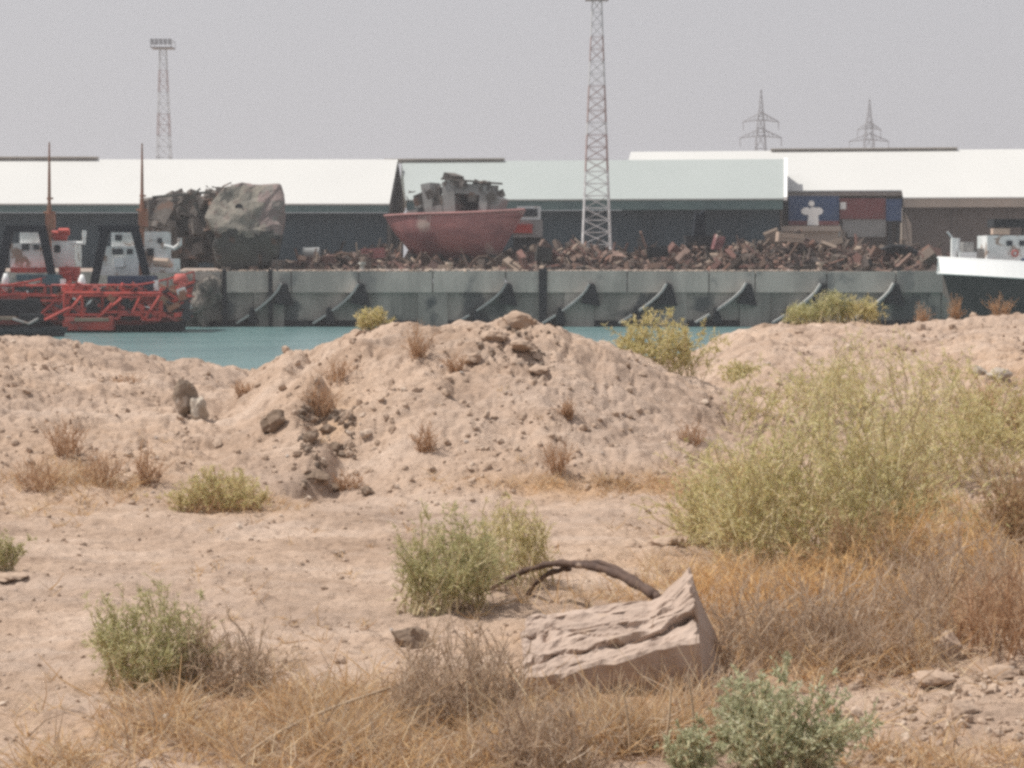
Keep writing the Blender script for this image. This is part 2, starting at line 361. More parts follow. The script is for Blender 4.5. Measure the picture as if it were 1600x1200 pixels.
pat = ramp(noise(.38, (1, 1.4, 1), 4), [(.46, (0, 0, 0)), (.60, (1, 1, 1))]); pf_ = n.nodes.new('ShaderNodeMath'); pf_.operation = 'MULTIPLY'; pf_.inputs[1].default_value = .45
n.links.new(pat, pf_.inputs[0]); c = mixc(pf_.outputs[0], c, (.37, .285, .232))
spk = ramp(noise(7, (1, .6, 1), 5, .75), [(.58, (0, 0, 0)), (.66, (1, 1, 1))]); sp_ = n.nodes.new('ShaderNodeMath'); sp_.operation = 'MULTIPLY'; sp_.inputs[1].default_value = .5
n.links.new(spk, sp_.inputs[0]); c = mixc(sp_.outputs[0], c, (.25, .175, .13))
streak = ramp(noise(1.6, (.35, 2.6, 1), 5), [(.52, (0, 0, 0)), (.66, (1, 1, 1))])
sf = n.nodes.new('ShaderNodeMath'); sf.operation = 'MULTIPLY'; sf.inputs[1].default_value = .40
n.links.new(streak, sf.inputs[0]); c = mixc(sf.outputs[0], c, (.53, .425, .35))
la = n.nodes.new('ShaderNodeAttribute'); la.attribute_name = 'litter'
litc = ramp(noise(35, (1, 1, 1), 6, .8), [(.35, (.22, .115, .045)), (.5, (.43, .25, .115)), (.68, (.56, .38, .22))])
lm = n.nodes.new('ShaderNodeMath'); lm.operation = 'MULTIPLY'; lm.inputs[1].default_value = .8; n.links.new(la.outputs['Fac'], lm.inputs[0])
c = mixc(lm.outputs[0], c, litc)
n.links.new(c, b.inputs['Base Color'])
bp = n.nodes.new('ShaderNodeBump'); bp.inputs['Distance'].default_value = .03; bp.inputs['Strength'].default_value = .9
n.links.new(noise(18, (1, 1, 1), 8, .7), bp.inputs['Height']); n.links.new(bp.outputs['Normal'], b.inputs['Normal'])
ground.data.materials.append(m)
tag(ground, 'pinkish dry earth with low mounds in front of the dock', None, None, 'structure')
M['earth'] = m
mb = MB(); mb.box(-80, 80, -50, 2.4, -.6, -.05); tag(mb.build('ground_behind', M['boulder']), 'dry earth behind the viewpoint', None, None, 'structure')

# ------------------------------------------------------------------ water
m, n, b = nodes_of('dock_water'); b.inputs['Roughness'].default_value = .22; b.inputs['Base Color'].default_value = (.11, .23, .24, 1); b.inputs['Specular IOR Level'].default_value = .35
tc = n.nodes.new('ShaderNodeTexCoord')
n.links.new(ramp(noise(.15, (1, 3, 1), 5), [(.4, (.10, .185, .19)), (.6, (.135, .235, .235))]), b.inputs['Base Color'])
bp = n.nodes.new('ShaderNodeBump'); bp.inputs['Distance'].default_value = .12
n.links.new(noise(1.2, (1, 2.2, 1), 4), bp.inputs['Height']); n.links.new(bp.outputs['Normal'], b.inputs['Normal'])
mb = MB(); mb.add([(-900, 22, WATER), (900, 22, WATER), (900, 400, WATER), (-900, 400, WATER)], [(0, 1, 2, 3)])
tag(mb.build('water', m), 'flat teal dock water between the mounds and the quay', None, None, 'structure')

# ------------------------------------------------------------------ dock yard ground + quay wall
QY = 150.0; QZ = .42; QX = Q(1474, 425, QY).x
mb = MB()
mb.add([(-900, QY + .3, QZ), (QX - .3, QY + .3, QZ), (QX - .3, 178, QZ), (900, 178, QZ), (900, 1400, QZ), (-900, 1400, QZ)], [(0, 1, 2, 3, 4, 5)])
mb.add([(QX - .3, 178, -6), (900, 178, -6), (900, 178, QZ), (QX - .3, 178, QZ)], [(0, 1, 2, 3)])
tag(mb.build('dock_yard', M['dust']), 'dusty flat yard behind the quay edge', None, None, 'structure')

qr = root('quay_wall', (Q(900, 425, QY).x, QY, WATER), 'long grey concrete quay wall with curved fenders above the water', 'quay')
mb = MB(); zc = Q(0, 457, QY).z
x0 = -160
# cap beam in cast lengths
xs = [x0] + [Q(p, 425, QY).x for p in (120, 240, 345, 455, 560, 676, 790, 852, 980, 1108, 1180, 1292, 1400)] + [QX]
for a, b_ in zip(xs[:-1], xs[1:]): mb.box(a + .04, b_ - .04, QY + R.uniform(-.02, .02), QY + 1.2, zc + .004, QZ + .06 + R.uniform(-.03, .03))
mb.build('cap_beam', M['concrete'], qr)
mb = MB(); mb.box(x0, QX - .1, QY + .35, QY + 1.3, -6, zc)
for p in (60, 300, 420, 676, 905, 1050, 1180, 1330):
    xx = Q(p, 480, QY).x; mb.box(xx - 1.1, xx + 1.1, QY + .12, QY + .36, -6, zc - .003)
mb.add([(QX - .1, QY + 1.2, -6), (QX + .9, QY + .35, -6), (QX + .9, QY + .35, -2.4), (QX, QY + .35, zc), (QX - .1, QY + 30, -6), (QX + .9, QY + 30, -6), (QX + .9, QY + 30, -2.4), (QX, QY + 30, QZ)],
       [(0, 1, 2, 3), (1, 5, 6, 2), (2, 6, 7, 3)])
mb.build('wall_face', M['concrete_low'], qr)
mb = MB(); mb.box(x0, QX, QY + .3, QY + 1.28, WATER - .5, WATER + .45); mb.build('tide_line', M['rubber_shade'], qr)
def fender(px):
    f_ = MB(); pts = []
    for t in np.linspace(0, 1, 9):
        px_ = px - (70 + px % 17) * t ** 1.15; py_ = 442 + px % 5 + 62 * (t ** .8)
        pts.append(Q(px_, py_, QY))
    for i_ in range(8):
        if i_ == 5: continue
        a, b_ = pts[i_], pts[i_ + 1]; y0, y1 = QY - .75, QY + .34; th = .15
        d = (b_ - a).normalized(); nrm = Vector((d.z, 0, -d.x)) * th
        if nrm.z < 0: nrm = -nrm
        f_.add([(a.x, y0, a.z), (b_.x, y0, b_.z), (b_.x + nrm.x, y0, b_.z + nrm.z), (a.x + nrm.x, y0, a.z + nrm.z), (a.x, y1, a.z), (b_.x, y1, b_.z), (b_.x + nrm.x, y1, b_.z + nrm.z), (a.x + nrm.x, y1, a.z + nrm.z)],
               [(0, 1, 2, 3), (7, 6, 5, 4), (0, 4, 5, 1), (3, 2, 6, 7), (0, 3, 7, 4), (1, 5, 6, 2)])
    o = f_.build('fender', M['fin'], qr)
    g = MB()   # black block as painted shadow beside the head, plus the short dark pile
    a = Q(px + 2, 442, QY); c = Q(px + 16, 478, QY); e = Q(px - 14, 474, QY)
    g.prism([(a.x - .1, a.z), (a.x + .25, a.z - .1), (c.x, c.z), (e.x, e.z)], QY - .45, QY + .33)
    p = Q(px - 48, 480, QY); q = Q(px - 46, 505, QY)
    g.prism([(p.x - .1, p.z), (p.x + .1, p.z), (q.x + .42, q.z), (q.x - .35, q.z)], QY - .6, QY + .33)
    g.build('shadow_block_and_pile', M['rubber_shade'], o)
for p in (205, 322, 442, 562, 792, 922, 1042, 1166, 1282, 1396): fender(p)
mb = MB()
for p in (348, 420, 842): mb.pbox(p, 420, p + (13 if p == 842 else 5), 512, QY - .25, .24)
mb.build('ladder_recess', M['rubber_shade'], qr)

# ------------------------------------------------------------------ warehouses
def warehouse(name, label, xL, xR, Yf, py_e, Yr, py_r, roofm, wallm, fascm, fpx, vent=None, skew=0):
    """gable shed: front eave at depth Yf, ridge at Yr; xL/xR world x"""
    ze = Q(800, py_e, Yf).z; zr = Q(800, py_r, Yr).z; Yb = 2 * Yr - Yf
    r = root(name, ((xL + xR) / 2, Yf, QZ), label, 'warehouse', 'warehouses along the dock')
    zf = Q(800, fpx, Yf).z
    w_ = MB(); w_.box(xL + .4, xR - .4, Yf + 1.8, Yb - 1.8, QZ, zf)
    x = xL + 6
    while x < xR - 2:
        w_.box(x - .2, x + .2, Yf + 1.6, Yf + 1.795, QZ, zf - .1); x += 6
    # door openings read as slightly recessed big panels
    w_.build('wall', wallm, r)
    x = xL + 9
    while x < xR - 8:
        dmb = MB()
        dmb.box(x, x + 4.6, Yf + 1.72, Yf + 1.79, QZ, QZ + 4.4)
        for k in range(1, 6): dmb.box(x + k * .77 - .03, x + k * .77 + .03, Yf + 1.69, Yf + 1.718, QZ, QZ + 4.4)
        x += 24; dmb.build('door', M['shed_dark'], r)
    rm = MB(); t = .14
    rm.add([(xL, Yf, ze), (xR, Yf, ze), (xR, Yr, zr), (xL + skew, Yr, zr), (xR, Yb, ze), (xL + 2 * skew, Yb, ze),
            (xL, Yf, ze - t), (xR, Yf, ze - t), (xR, Yr, zr - t), (xL + skew, Yr, zr - t), (xR, Yb, ze - t), (xL + 2 * skew, Yb, ze - t)],
           [(0, 1, 2, 3), (3, 2, 4, 5), (7, 6, 9, 8), (8, 9, 11, 10), (6, 7, 1, 0), (1, 7, 8, 2), (2, 8, 10, 4), (6, 0, 3, 9), (9, 3, 5, 11), (10, 11, 5, 4)])
    # standing seams
    x = xL + .5
    while x < xR and False:
        rm.add([(x, Yf - .01, ze + .05), (x + .07, Yf - .01, ze + .05), (x + .07, Yr, zr + .05), (x, Yr, zr + .05), (x - .02, Yf - .01, ze - .01), (x + .09, Yf - .01, ze - .01), (x + .09, Yr, zr - .01), (x - .02, Yr, zr - .01)], [(0, 1, 2, 3), (4, 0, 3, 7), (1, 5, 6, 2), (4, 5, 1, 0)])
        x += 1.9
    rm.build('roof', roofm, r)
    fm = MB(); fm.box(xL + .05, xR - .05, Yf + .12, Yf + .35, zf, ze - t - .003); fm.build('fascia', fascm, r)
    for xx in ((xL + .22, xR - .22) if not skew else (xR - .22,)):
        g = MB()
        g.add([(xx - .08, Yf + .4, zf + .01), (xx - .08, Yb - .4, zf + .01), (xx - .08, Yb - .4, ze - t - .02), (xx - .08, Yr, zr - t - .02), (xx - .08, Yf + .4, ze - t - .02),
               (xx + .08, Yf + .4, zf + .01), (xx + .08, Yb - .4, zf + .01), (xx + .08, Yb - .4, ze - t - .02), (xx + .08, Yr, zr - t - .02), (xx + .08, Yf + .4, ze - t - .02)],
              [(0, 1, 2, 3, 4), (9, 8, 7, 6, 5), (0, 4, 9, 5), (1, 6, 7, 2)])
        g.box(xx - .08, xx + .08, Yf + 1.9, Yb - 1.9, QZ, zf + .009)
        g.build('gable', M['gable'], r)
    if vent:
        for (a, b_) in vent:
            xa, xb = Q(a, py_r, Yr).x, Q(b_, py_r, Yr).x
            v = MB(); v.box(xa, xb, Yr - .7, Yr + .7, zr + .12, zr + .26, 0); v.box(xa + .1, xb - .1, Yr - .5, Yr + .5, zr - .2, zr + .12, 1)
            v.build('ridge_vent', [M['vent'], M['vent_dark']], r)
    return r
xe = Q(608.5, 320, 200).x
warehouse('warehouse', 'white roofed warehouse behind the red workboats and rusted wreck', -150, xe, 200, 318, 215, 249, M['roof_white'], M['shed_dark'], M['fascia_teal'], 332, [(-300, 153)])
XT = Q(637, 300, 204).x; XT2 = XT + (1241 - 637) / F * 204 / (1 + .134 * (1241 - 800) / F) * .978; set_yaw(Vector((XT, 204, 0)))
wt = warehouse('warehouse', 'pale teal roofed warehouse behind the red hull and lattice mast', XT - .2, XT2, 204, 312, 219, 252, M['roof_teal'], M['shed_dark'], M['fascia_teal'], 329, [(572, 760)], skew=-3.2)
zz_ = Q(800, 312, 204).z; bb = MB(); bb.add([(XT2 + .02, 203.95, zz_ - .2), (XT2 + .35, 203.95, zz_ - .2), (XT2 + .35, 219, Q(800, 252, 219).z - .1), (XT2 + .02, 219, Q(800, 252, 219).z - .1), (XT2 + .02, 203.95, zz_ + .12), (XT2 + .35, 203.95, zz_ + .12), (XT2 + .35, 219, Q(800, 252, 219).z + .14), (XT2 + .02, 219, Q(800, 252, 219).z + .14)], [(0, 1, 5, 4), (4, 5, 6, 7), (1, 2, 6, 5), (0, 4, 7, 3)]); bb.build('barge_board', M['white_clean'], wt)
xb = Q(1409, 300, 210).x; xa = xb - 29.0; set_yaw(Vector((xb, 210, 0)))
w3 = warehouse('warehouse', 'white roofed warehouse whose left end shows above the teal roof', xa, 150, 210, 297, 226, 234.5, M['roof_white'], M['shed_brown'], M['fascia_beige'], 305)
zr = Q(800, 234.5, 226).z; v = MB(); xa_, xb_ = xb - 13.5, xb + 6.8
v.box(xa_, xb_, 225.3, 226.7, zr + .10, zr + .22, 0); v.box(xa_ + .1, xb_ - .1, 225.5, 226.5, zr - .2, zr + .10, 1)
v.build('ridge_vent', [M['vent'], M['vent_dark']], w3)
ze_ = Q(800, 297, 210).z; sl_ = (zr - ze_) / 16; dd_ = 0
while 400 - (ze_ - sl_ * dd_ - EYE) / (210 - dd_) * F < 309: dd_ += .05
yl = 210 - dd_; zl_ = ze_ - sl_ * dd_
v = MB(); v.add([(xb, yl, zl_), (150, yl, zl_), (150, 210, ze_), (xb, 210, ze_), (xb, yl, zl_ - .14), (150, yl, zl_ - .14), (150, 210, ze_ - .14), (xb, 210, ze_ - .14)], [(0, 1, 2, 3), (4, 5, 1, 0), (0, 3, 7, 4), (5, 4, 7, 6)])
v.build('lean_to_roof', M['roof_white'], w3)
v = MB(); v.box(xb + .05, 149, yl + .1, yl + .3, zl_ - 1.0, zl_ - .145); v.build('lean_to_fascia', M['fascia_beige'], w3)
v = MB(); v.box(xb + .3, 149, yl + 1.2, yl + 1.4, QZ, zl_ - .6)
x = xb + 5
while x < 60: v.box(x, x + .35, yl + 1.0, yl + 1.196, QZ, zl_ - 1.0); x += 5.5
v.build('lean_to_wall', M['shed_brown'], w3); set_yaw(None)

# ------------------------------------------------------------------ lattice masts and pylons
def lattice(mb, cx, cy, z0, z1, w0, w1, nseg, leg, br, colour):
    leg0, br0 = leg, br
    prev = None; H_ = z1 - z0
    for k in range(nseg + 1):
        t = k / nseg; z = z0 + H_ * t; hw = (w0 * (1 - t) + w1 * t) / 2
        cs = [Vector((cx + sx * hw, cy + sy * hw, z)) for sx, sy in ((-1, -1), (1, -1), (1, 1), (-1, 1))]
        m_ = colour(z)
        leg = leg0 * (1 - .4 * t); br = br0 * (1 - .35 * t)
        if prev:
            for q in range(4):
                mb.bar(prev[q], cs[q], leg, m_)
                mb.bar(prev[q], cs[(q + 1) % 4], br, m_); mb.bar(prev[(q + 1) % 4], cs[q], br, m_)
                mb.bar(cs[q], cs[(q + 1) % 4], br, m_)
        prev = cs
def band_colour(bands, Y):
    zs = [(Q(800, a, Y).z, Q(800, b_, Y).z) for a, b_ in bands]
    return lambda z: 1 if any(lo <= z <= hi for hi, lo in [(x[0], x[1]) for x in zs]) else 0
def mast(px, Y, py_top, w0, w1, bands, label, nseg, leg=.10, br=.05, head=(18, 10)):
    ztop = Q(px, py_top, Y).z; cx = Q(px, 300, Y).x
    r = root('lattice_mast', (cx, Y, QZ), label, 'mast', 'red and white lighting masts')
    mb = MB(); lattice(mb, cx, Y, QZ, ztop, w0, w1, nseg, leg, br, band_colour(bands, Y)); mb.build('lattice_frame', [M['steel_white'], M['steel_red']], r)
    s_ = Y / F; hw = head[0] * s_; hh = head[1] * s_
    p = MB(); p.box(cx - hw, cx + hw, Y - hw, Y + hw, ztop, ztop + .12)
    for sx in (-1, 1):
        for sy in (-1, 1):
            p.bar((cx + sx * hw * .95, Y + sy * hw * .95, ztop), (cx + sx * hw * .95, Y + sy * hw * .95, ztop + 1.0), .06)
    for a in (-1, 1):
        p.bar((cx - hw, Y + a * hw, ztop + .9), (cx + hw, Y + a * hw, ztop + .9), .05); p.bar((cx + a * hw, Y - hw, ztop + .9), (cx + a * hw, Y + hw, ztop + .9), .05)
    p.build('platform', M['steel_grey'], r)
    for k in range(5):
        f_ = MB(); xx = cx - hw + (k + .5) * 2 * hw / 5; f_.box(xx - hw * .15, xx + hw * .15, Y - hw - .25, Y - hw - .03, ztop + .35, ztop + .35 + hh)
        f_.build('floodlight', M['steel_grey'], r)
    return r
mast(932, 190, 0, 2.75, .85, [(40, 80), (118, 180), (200, 250)], 'tall red and white lattice mast rising from the scrap heap', 22, .11, .045)
mast(257, 262, 76, 2.6, .80, [(105, 120), (122, 137), (164, 195), (232, 243)], 'distant lighting mast with a floodlit head above the long white roof', 20, .09, .045, (17, 9))
def pylon(px, Y, tops, label, armw, wb_=6.5):
    r = root('electricity_pylon', (Q(px, 300, Y).x, Y, QZ), label, 'pylon', 'hazy power pylons behind the roofs')
    cx = Q(px, 300, Y).x; zt = Q(px, tops[0], Y).z; zs = Q(px, tops[1], Y).z
    mb = MB(); lattice(mb, cx, Y, QZ, zs, wb_, 1.5, 9, .24, .13, lambda z: 0); lattice(mb, cx, Y, zs, zt, 1.3, .25, 5, .15, .07, lambda z: 0)
    mb.build('lattice_frame', M['steel_grey'], r)
    for ay, hw in armw:
        z = Q(px, ay, Y).z; a = MB()
        for s_ in (-1, 1):
            for d in (-.9, .9):
                a.bar((cx, Y + d, z), (cx + s_ * hw, Y, z - .6), .17); a.bar((cx, Y + d, z + 2.0), (cx + s_ * hw, Y, z - .6), .16)
            for k in range(1, 5): a.bar((cx + s_ * hw * k / 5, Y, z - .1), (cx + s_ * hw * (k - .6) / 5, Y, z + 2.0 * (1 - k / 5)), .14)
            a.bar((cx + s_ * hw * .97, Y, z - .6), (cx + s_ * hw * .97, Y, z - 2.8), .16)
        a.build('cross_arm', M['steel_grey'], r)
pylon(1188, 540, (140, 182), 'power pylon with two wide cross arms, nearest of the two', [(187, 4.8), (212, 5.6)])
pylon(1357, 610, (155, 186), 'fainter farther power pylon, mostly hidden by the white roof', [(200, 3.6), (218, 6.0)], 8.5)

# ------------------------------------------------------------------ scrap, rubble and things on the quay
ICO_V = []; ph = (1 + 5 ** .5) / 2
for a, b_ in ((1, ph), (-1, ph), (1, -ph), (-1, -ph)): ICO_V += [(0, a, b_), (a, b_, 0), (b_, 0, a)]
ICO_V = np.array(ICO_V, float); ICO_V /= np.linalg.norm(ICO_V[0])
from itertools import combinations
_el = min(np.linalg.norm(ICO_V[a] - ICO_V[b_]) for a, b_ in combinations(range(12), 2)) * 1.05
ICO_F = []
for a, b_, c_ in combinations(range(12), 3):
    if max(np.linalg.norm(ICO_V[a] - ICO_V[b_]), np.linalg.norm(ICO_V[b_] - ICO_V[c_]), np.linalg.norm(ICO_V[a] - ICO_V[c_])) < _el:
        nn = np.cross(ICO_V[b_] - ICO_V[a], ICO_V[c_] - ICO_V[a]); ICO_F.append((a, b_, c_) if nn @ ICO_V[a] > 0 else (a, c_, b_))
ICO_F = np.array(ICO_F)
def rand_rot(n_, g):
    q = g.normal(size=(n_, 4)); q /= np.linalg.norm(q, axis=1)[:, None]; w_, x, y, z = q.T
    return np.stack([1 - 2 * (y * y + z * z), 2 * (x * y - z * w_), 2 * (x * z + y * w_), 2 * (x * y + z * w_), 1 - 2 * (x * x + z * z), 2 * (y * z - x * w_), 2 * (x * z - y * w_), 2 * (y * z + x * w_), 1 - 2 * (x * x + y * y)], 1).reshape(-1, 3, 3)
def scatter(P, dims, g, proto=ICO_V, pf=ICO_F, jit=.28, flat=1.0):
    n_ = len(P); L = proto[None] * (1 + g.uniform(-jit, jit, (n_, len(proto), 1))) * dims[:, None, :]
    L = np.einsum('nij,nkj->nki', rand_rot(n_, g), L); L[:, :, 2] *= flat
    V_ = (L + P[:, None, :]).reshape(-1, 3); F_ = (pf[None] + (np.arange(n_) * len(proto))[:, None, None]).reshape(-1, pf.shape[1])
    return V_, F_
CUBE_V = np.array([(x, y, z) for z in (-1, 1) for y in (-1, 1) for x in (-1, 1)], float)
CUBE_F = np.array([(0, 2, 3, 1), (4, 5, 7, 6), (0, 1, 5, 4), (1, 3, 7, 5), (3, 2, 6, 7), (2, 0, 4, 6)])
# heap profile: photo y of the top of the heap along photo x
HEAP = ([450, 500, 560, 600, 640, 700, 800, 850, 900, 960, 1000, 1060, 1150, 1250, 1330, 1400, 1460, 1475], [418, 410, 402, 394, 412, 420, 412, 392, 388, 396, 398, 396, 390, 378, 388, 392, 394, 404])
def heap_pts(n_, g, size):
    px = g.uniform(452, 1470, n_); Y = QY + 1.5 + 13 * g.random(n_) ** 1.0
    top = np.interp(px, *HEAP) + g.normal(0, 3, n_)
    zt = np.array([Q(p, t, QY + 9).z for p, t in zip(px, top)])
    prof = np.clip((Y - QY - .8) / 7.0, .12, 1); zz = QZ + (zt - QZ) * prof * g.uniform(.55, 1.0, n_)
    x = (px - 800) / F * Y
    return np.stack([x, Y, zz], 1)
g = np.random.default_rng(3)
# solid core of the heap
HX = np.linspace(Q(450, 400, QY).x, Q(1468, 400, QY).x, 150); HYs = np.linspace(QY + 1.2, QY + 22, 26)
GX, GY = np.meshgrid(HX, HYs); pxx = 800 + GX / (QY + 9) * F
zt = EYE - (np.interp(pxx, *HEAP) - 400 + 8) / F * (QY + 9)
prof = np.clip((GY - QY - 1.2) / 7, 0, 1) * np.clip((QY + 22 - GY) / 5, 0, 1)
GZ = QZ - .05 + np.maximum(zt - QZ, .05) * prof * (.85 + .25 * fbm(GX * .8, GY * .8, 4, 3))
nr2, nc2 = GX.shape; i = np.arange(nr2 - 1)[:, None] * nc2 + np.arange(nc2 - 1)[None]
Fc = np.stack([i, i + 1, i + nc2 + 1, i + nc2], -1).reshape(-1, 4)
M['scrapcore'] = mat('rusty_soil', (.10, .07, .058), (.05, .04, .034), 1.2, .95, .1, 3, spots=((.27, .19, .15), .9, .60))
hp = np_mesh('rust_mound', np.stack([GX.ravel(), GY.ravel(), GZ.ravel()], 1), Fc, M['scrapcore']); tag(hp, 'low bank of rusty soil under the scrap on the quay', None, None, 'structure')
P = heap_pts(1500, g, 1); d = g.uniform(.10, .42, (1500, 3)) * g.uniform(.5, 1.25, (1500, 1)); V1, F1 = scatter(P, d, g)
P = heap_pts(1100, g, 1); d = (.45 + 1.25 * g.random((1100, 1)) ** 4) * np.stack([g.uniform(.3, .9, 1100), g.uniform(.1, .5, 1100), g.uniform(.03, .22, 1100)], 1); V2, F2 = scatter(P, d, g, CUBE_V, CUBE_F, .12)
P = heap_pts(420, g, 1); d = np.stack([g.uniform(.5, 1.9, 420), g.uniform(.03, .09, 420), g.uniform(.03, .09, 420)], 1); V3, F3 = scatter(P, d, g, CUBE_V, CUBE_F, .05)
F1q = np.concatenate([F1, F1[:, 2:3]], 1)
ob = np_mesh('scrap_heap', np.concatenate([V2, V3]), np.concatenate([F2, F3 + len(V2)]), M['scrap']); tag(ob, 'tangled rusty plates and bars heaped along the quay', 'scrap', None, 'stuff')
ob = np_mesh('scrap_lumps', V1, F1, M['scrap']); tag(ob, 'rusty lumps and broken castings heaped along the quay', 'scrap', None, 'stuff')
mb = MB()
for k in range(70):
    px_ = R.uniform(460, 1465); Yk = QY + R.uniform(2, 9); tp = np.interp(px_, *HEAP) + 4; c_ = Q(px_, R.uniform(tp, max(tp + 2, 412)), Yk); rr_ = R.uniform(.25, 1.0); a0 = R.uniform(0, 6.3); sp = R.uniform(1.2, 5.8)
    ax1 = Vector((R.gauss(0, 1), R.gauss(0, .5), R.gauss(0, 1))).normalized(); ax2 = ax1.cross(Vector((R.gauss(0, .4), 1, R.gauss(0, .4)))).normalized()
    mb.tube([c_ + (ax1 * math.cos(a0 + t) + ax2 * math.sin(a0 + t)) * rr_ for t in np.linspace(0, sp, 9)], R.uniform(.03, .14), 6)
tag(mb.build('scrap_hoops', M['scrap']), 'bent pipes, hoops and tyres tangled in the rusty scrap', 'scrap', None, 'stuff')
# pale dust and rubble along the quay edge
n_ = 900; px = g.uniform(290, 1290, n_) ; Y = QY + .1 + g.random(n_) * 1.6; x = (px - 800) / F * Y
d = g.uniform(.05, .20, (n_, 3)) * np.where((px > 560) & (px < 760), 1.5, .9)[:, None]
V4, F4 = scatter(np.stack([x, Y, np.full(n_, QZ + .1)], 1), d, g, flat=.6); tag(np_mesh('rubble', V4, F4, M['pale_rubble']), 'pale broken rubble strewn along the quay edge', 'rubble', None, 'stuff')

def lump(name, label, cat, c, size, m_, seed, n_sub=3, rough_=.25, parent=None, flat=0, group=None):
    """angular noisy boulder: a displaced sphere with planar cuts"""
    import bmesh
    bm = bmesh.new(); bmesh.ops.create_icosphere(bm, subdivisions=n_sub, radius=1.0)
    rr = random.Random(seed); cuts = [(Vector((rr.gauss(0, 1), rr.gauss(0, 1), rr.gauss(0, 1))).normalized(), rr.uniform(.62, .92)) for _ in range(11)]
    for v_ in bm.verts:
        p = v_.co.copy()
        for nn, dd in cuts:
            e = p.dot(nn) - dd
            if e > 0: p -= nn * e
        q = p * (1 + rough_ * float(fbm(np.array([p.x * 2.1 + p.z + seed]), np.array([p.y * 2.1 - p.z * 1.3]), seed % 7, 4)[0]))
        v_.co = Vector((q.x * size[0], q.y * size[1], q.z * size[2]))
    me = bpy.data.meshes.new(name); bm.to_mesh(me); bm.free(); me.materials.append(m_)
    o = bpy.data.objects.new(name, me); COL.objects.link(o)
    o.location = Vector(c) - parent_loc(parent)
    if parent is not None: o.parent = parent
    elif label: tag(o, label, cat, group)
    return o

# rubble mound spilling over the quay edge beside the wreck
lump('rubble_mound', 'pale dusty rubble mound spilling over the quay below the wreck', 'rubble mound', Q(316, 462, 150.0), (1.9, 1.5, 1.9), M['rubble_grey'], 5, 5, .5)

def disc(mb, px_, py_, rx, ry, Y, d_, n__=18):
    c_ = Q(px_, py_, Y); s_ = Y / F; mb.prism([(c_.x + rx * s_ * math.cos(a), c_.z + ry * s_ * math.sin(a)) for a in np.linspace(0, 2 * math.pi, n__, endpoint=False)], Y, Y + d_)
# broken wreck hull standing on the quay edge
wr = root('wrecked_hull', Q(385, 425, 152), 'corroded wrecked ship end towering over the left quay', 'shipwreck')
poly = [(322, 338), (333, 312), (350, 291), (378, 281), (408, 285), (432, 290), (441, 308), (444, 340), (443, 372), (436, 400), (424, 414), (395, 420), (352, 424), (338, 408), (332, 385), (338, 366), (330, 352)]
cxp, cyp = 388, 352; ZK = Q(0, 362, 152).z
def ring(sc, Y, dx=0, dy=0, jit=0, seed=0):
    rr = random.Random(seed); out_ = []
    for k, (px_, py_) in enumerate(poly):
        q = Q(cxp + (px_ - cxp) * sc + dx + rr.uniform(-jit, jit), cyp + (py_ - cyp) * sc + dy + rr.uniform(-jit, jit), 152); out_.append(Vector((q.x, Y + (.34 * max(0, q.z - ZK) + .30 * max(0, ZK - q.z)) * max(0, 1 - (Y - 151) / 6), q.z)))
    return out_
def dens(poly_, k=4):
    return poly_
rings = [ring(.03, 150.9, 4, 8), ring(.5, 150.9, 4, 6, 1, 1), ring(.86, 150.95, 2, 3, 1, 2), ring(.975, 151.1, 0, 0, 1, 3), ring(1.0, 151.8, 0, 0, 1, 4), ring(1.0, 154.5, -6, 2, 2, 5), ring(.98, 157, -16, 6, 3, 6), ring(.9, 160, -28, 12, 4, 7), ring(.6, 161.5, -36, 20, 4, 8)]
mb = MB(); nP = len(poly); sub = 5
def cat_ring(rg):   # resample each ring smoothly
    o_ = []
    for k in range(nP):
        a, b_ = rg[k], rg[(k + 1) % nP]
        for s_ in range(sub): o_.append(a.lerp(b_, s_ / sub))
    return o_
dn = []
for a, b_ in zip(rings[:-1], rings[1:]):
    A_, B_ = cat_ring(a), cat_ring(b_)
    for s_ in range(3): dn.append([p.lerp(q, s_ / 3) for p, q in zip(A_, B_)])
dn.append(cat_ring(rings[-1])); NN = nP * sub; vs = []
for rg in dn:
    for p in rg:
        d1 = float(fbm(np.array([p.x * .55 + p.y * .2]), np.array([p.z * .55 + p.y * .3]), 3, 4)[0]); vs.append(p + Vector((.22 * d1, -.30 * d1, .18 * d1)))
fs = []; lo_ = []
zmid = Q(0, 362, 152).z
for r_ in range(len(dn) - 1):
    for k in range(NN):
        fs.append((r_ * NN + k, r_ * NN + (k + 1) % NN, (r_ + 1) * NN + (k + 1) % NN, (r_ + 1) * NN + k))
fs.append(tuple(range(NN)))
mb.add(vs, fs)
xp_ = Q(404, 330, 152).x
mb.mi = [1 if (vs[f[0]].z < zmid + .18 * math.sin(vs[f[0]].x * 3)) else (2 if vs[f[0]].x > xp_ + .3 * math.sin(vs[f[0]].z * 4) or vs[f[0]].z > Q(0, 292, 152).z else 0) for f in fs]  # below the knuckle the underside's shade is put into the plating colour
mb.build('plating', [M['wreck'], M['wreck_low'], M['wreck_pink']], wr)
mb = MB(); disc(mb, 373, 324, 6, 6, 151.5, 1.2, 9); mb.build('hole', M['rubber_shade'], wr)
mb = MB()
for k in range(16):
    a = Q(R.uniform(322, 375), R.uniform(290, 318), 153); mb.bar(a, a + Vector((R.uniform(-.8, .8), R.uniform(-.5, .5), R.uniform(-.3, .35))), .08)
for (px_, py_) in ((352, 425), (430, 414), (395, 424)): mb.pbox(px_ - 6, py_ - 8, px_ + 8, 427, 151.4, 3)
mb.build('bent_framing', M['wreck_grey'], wr)
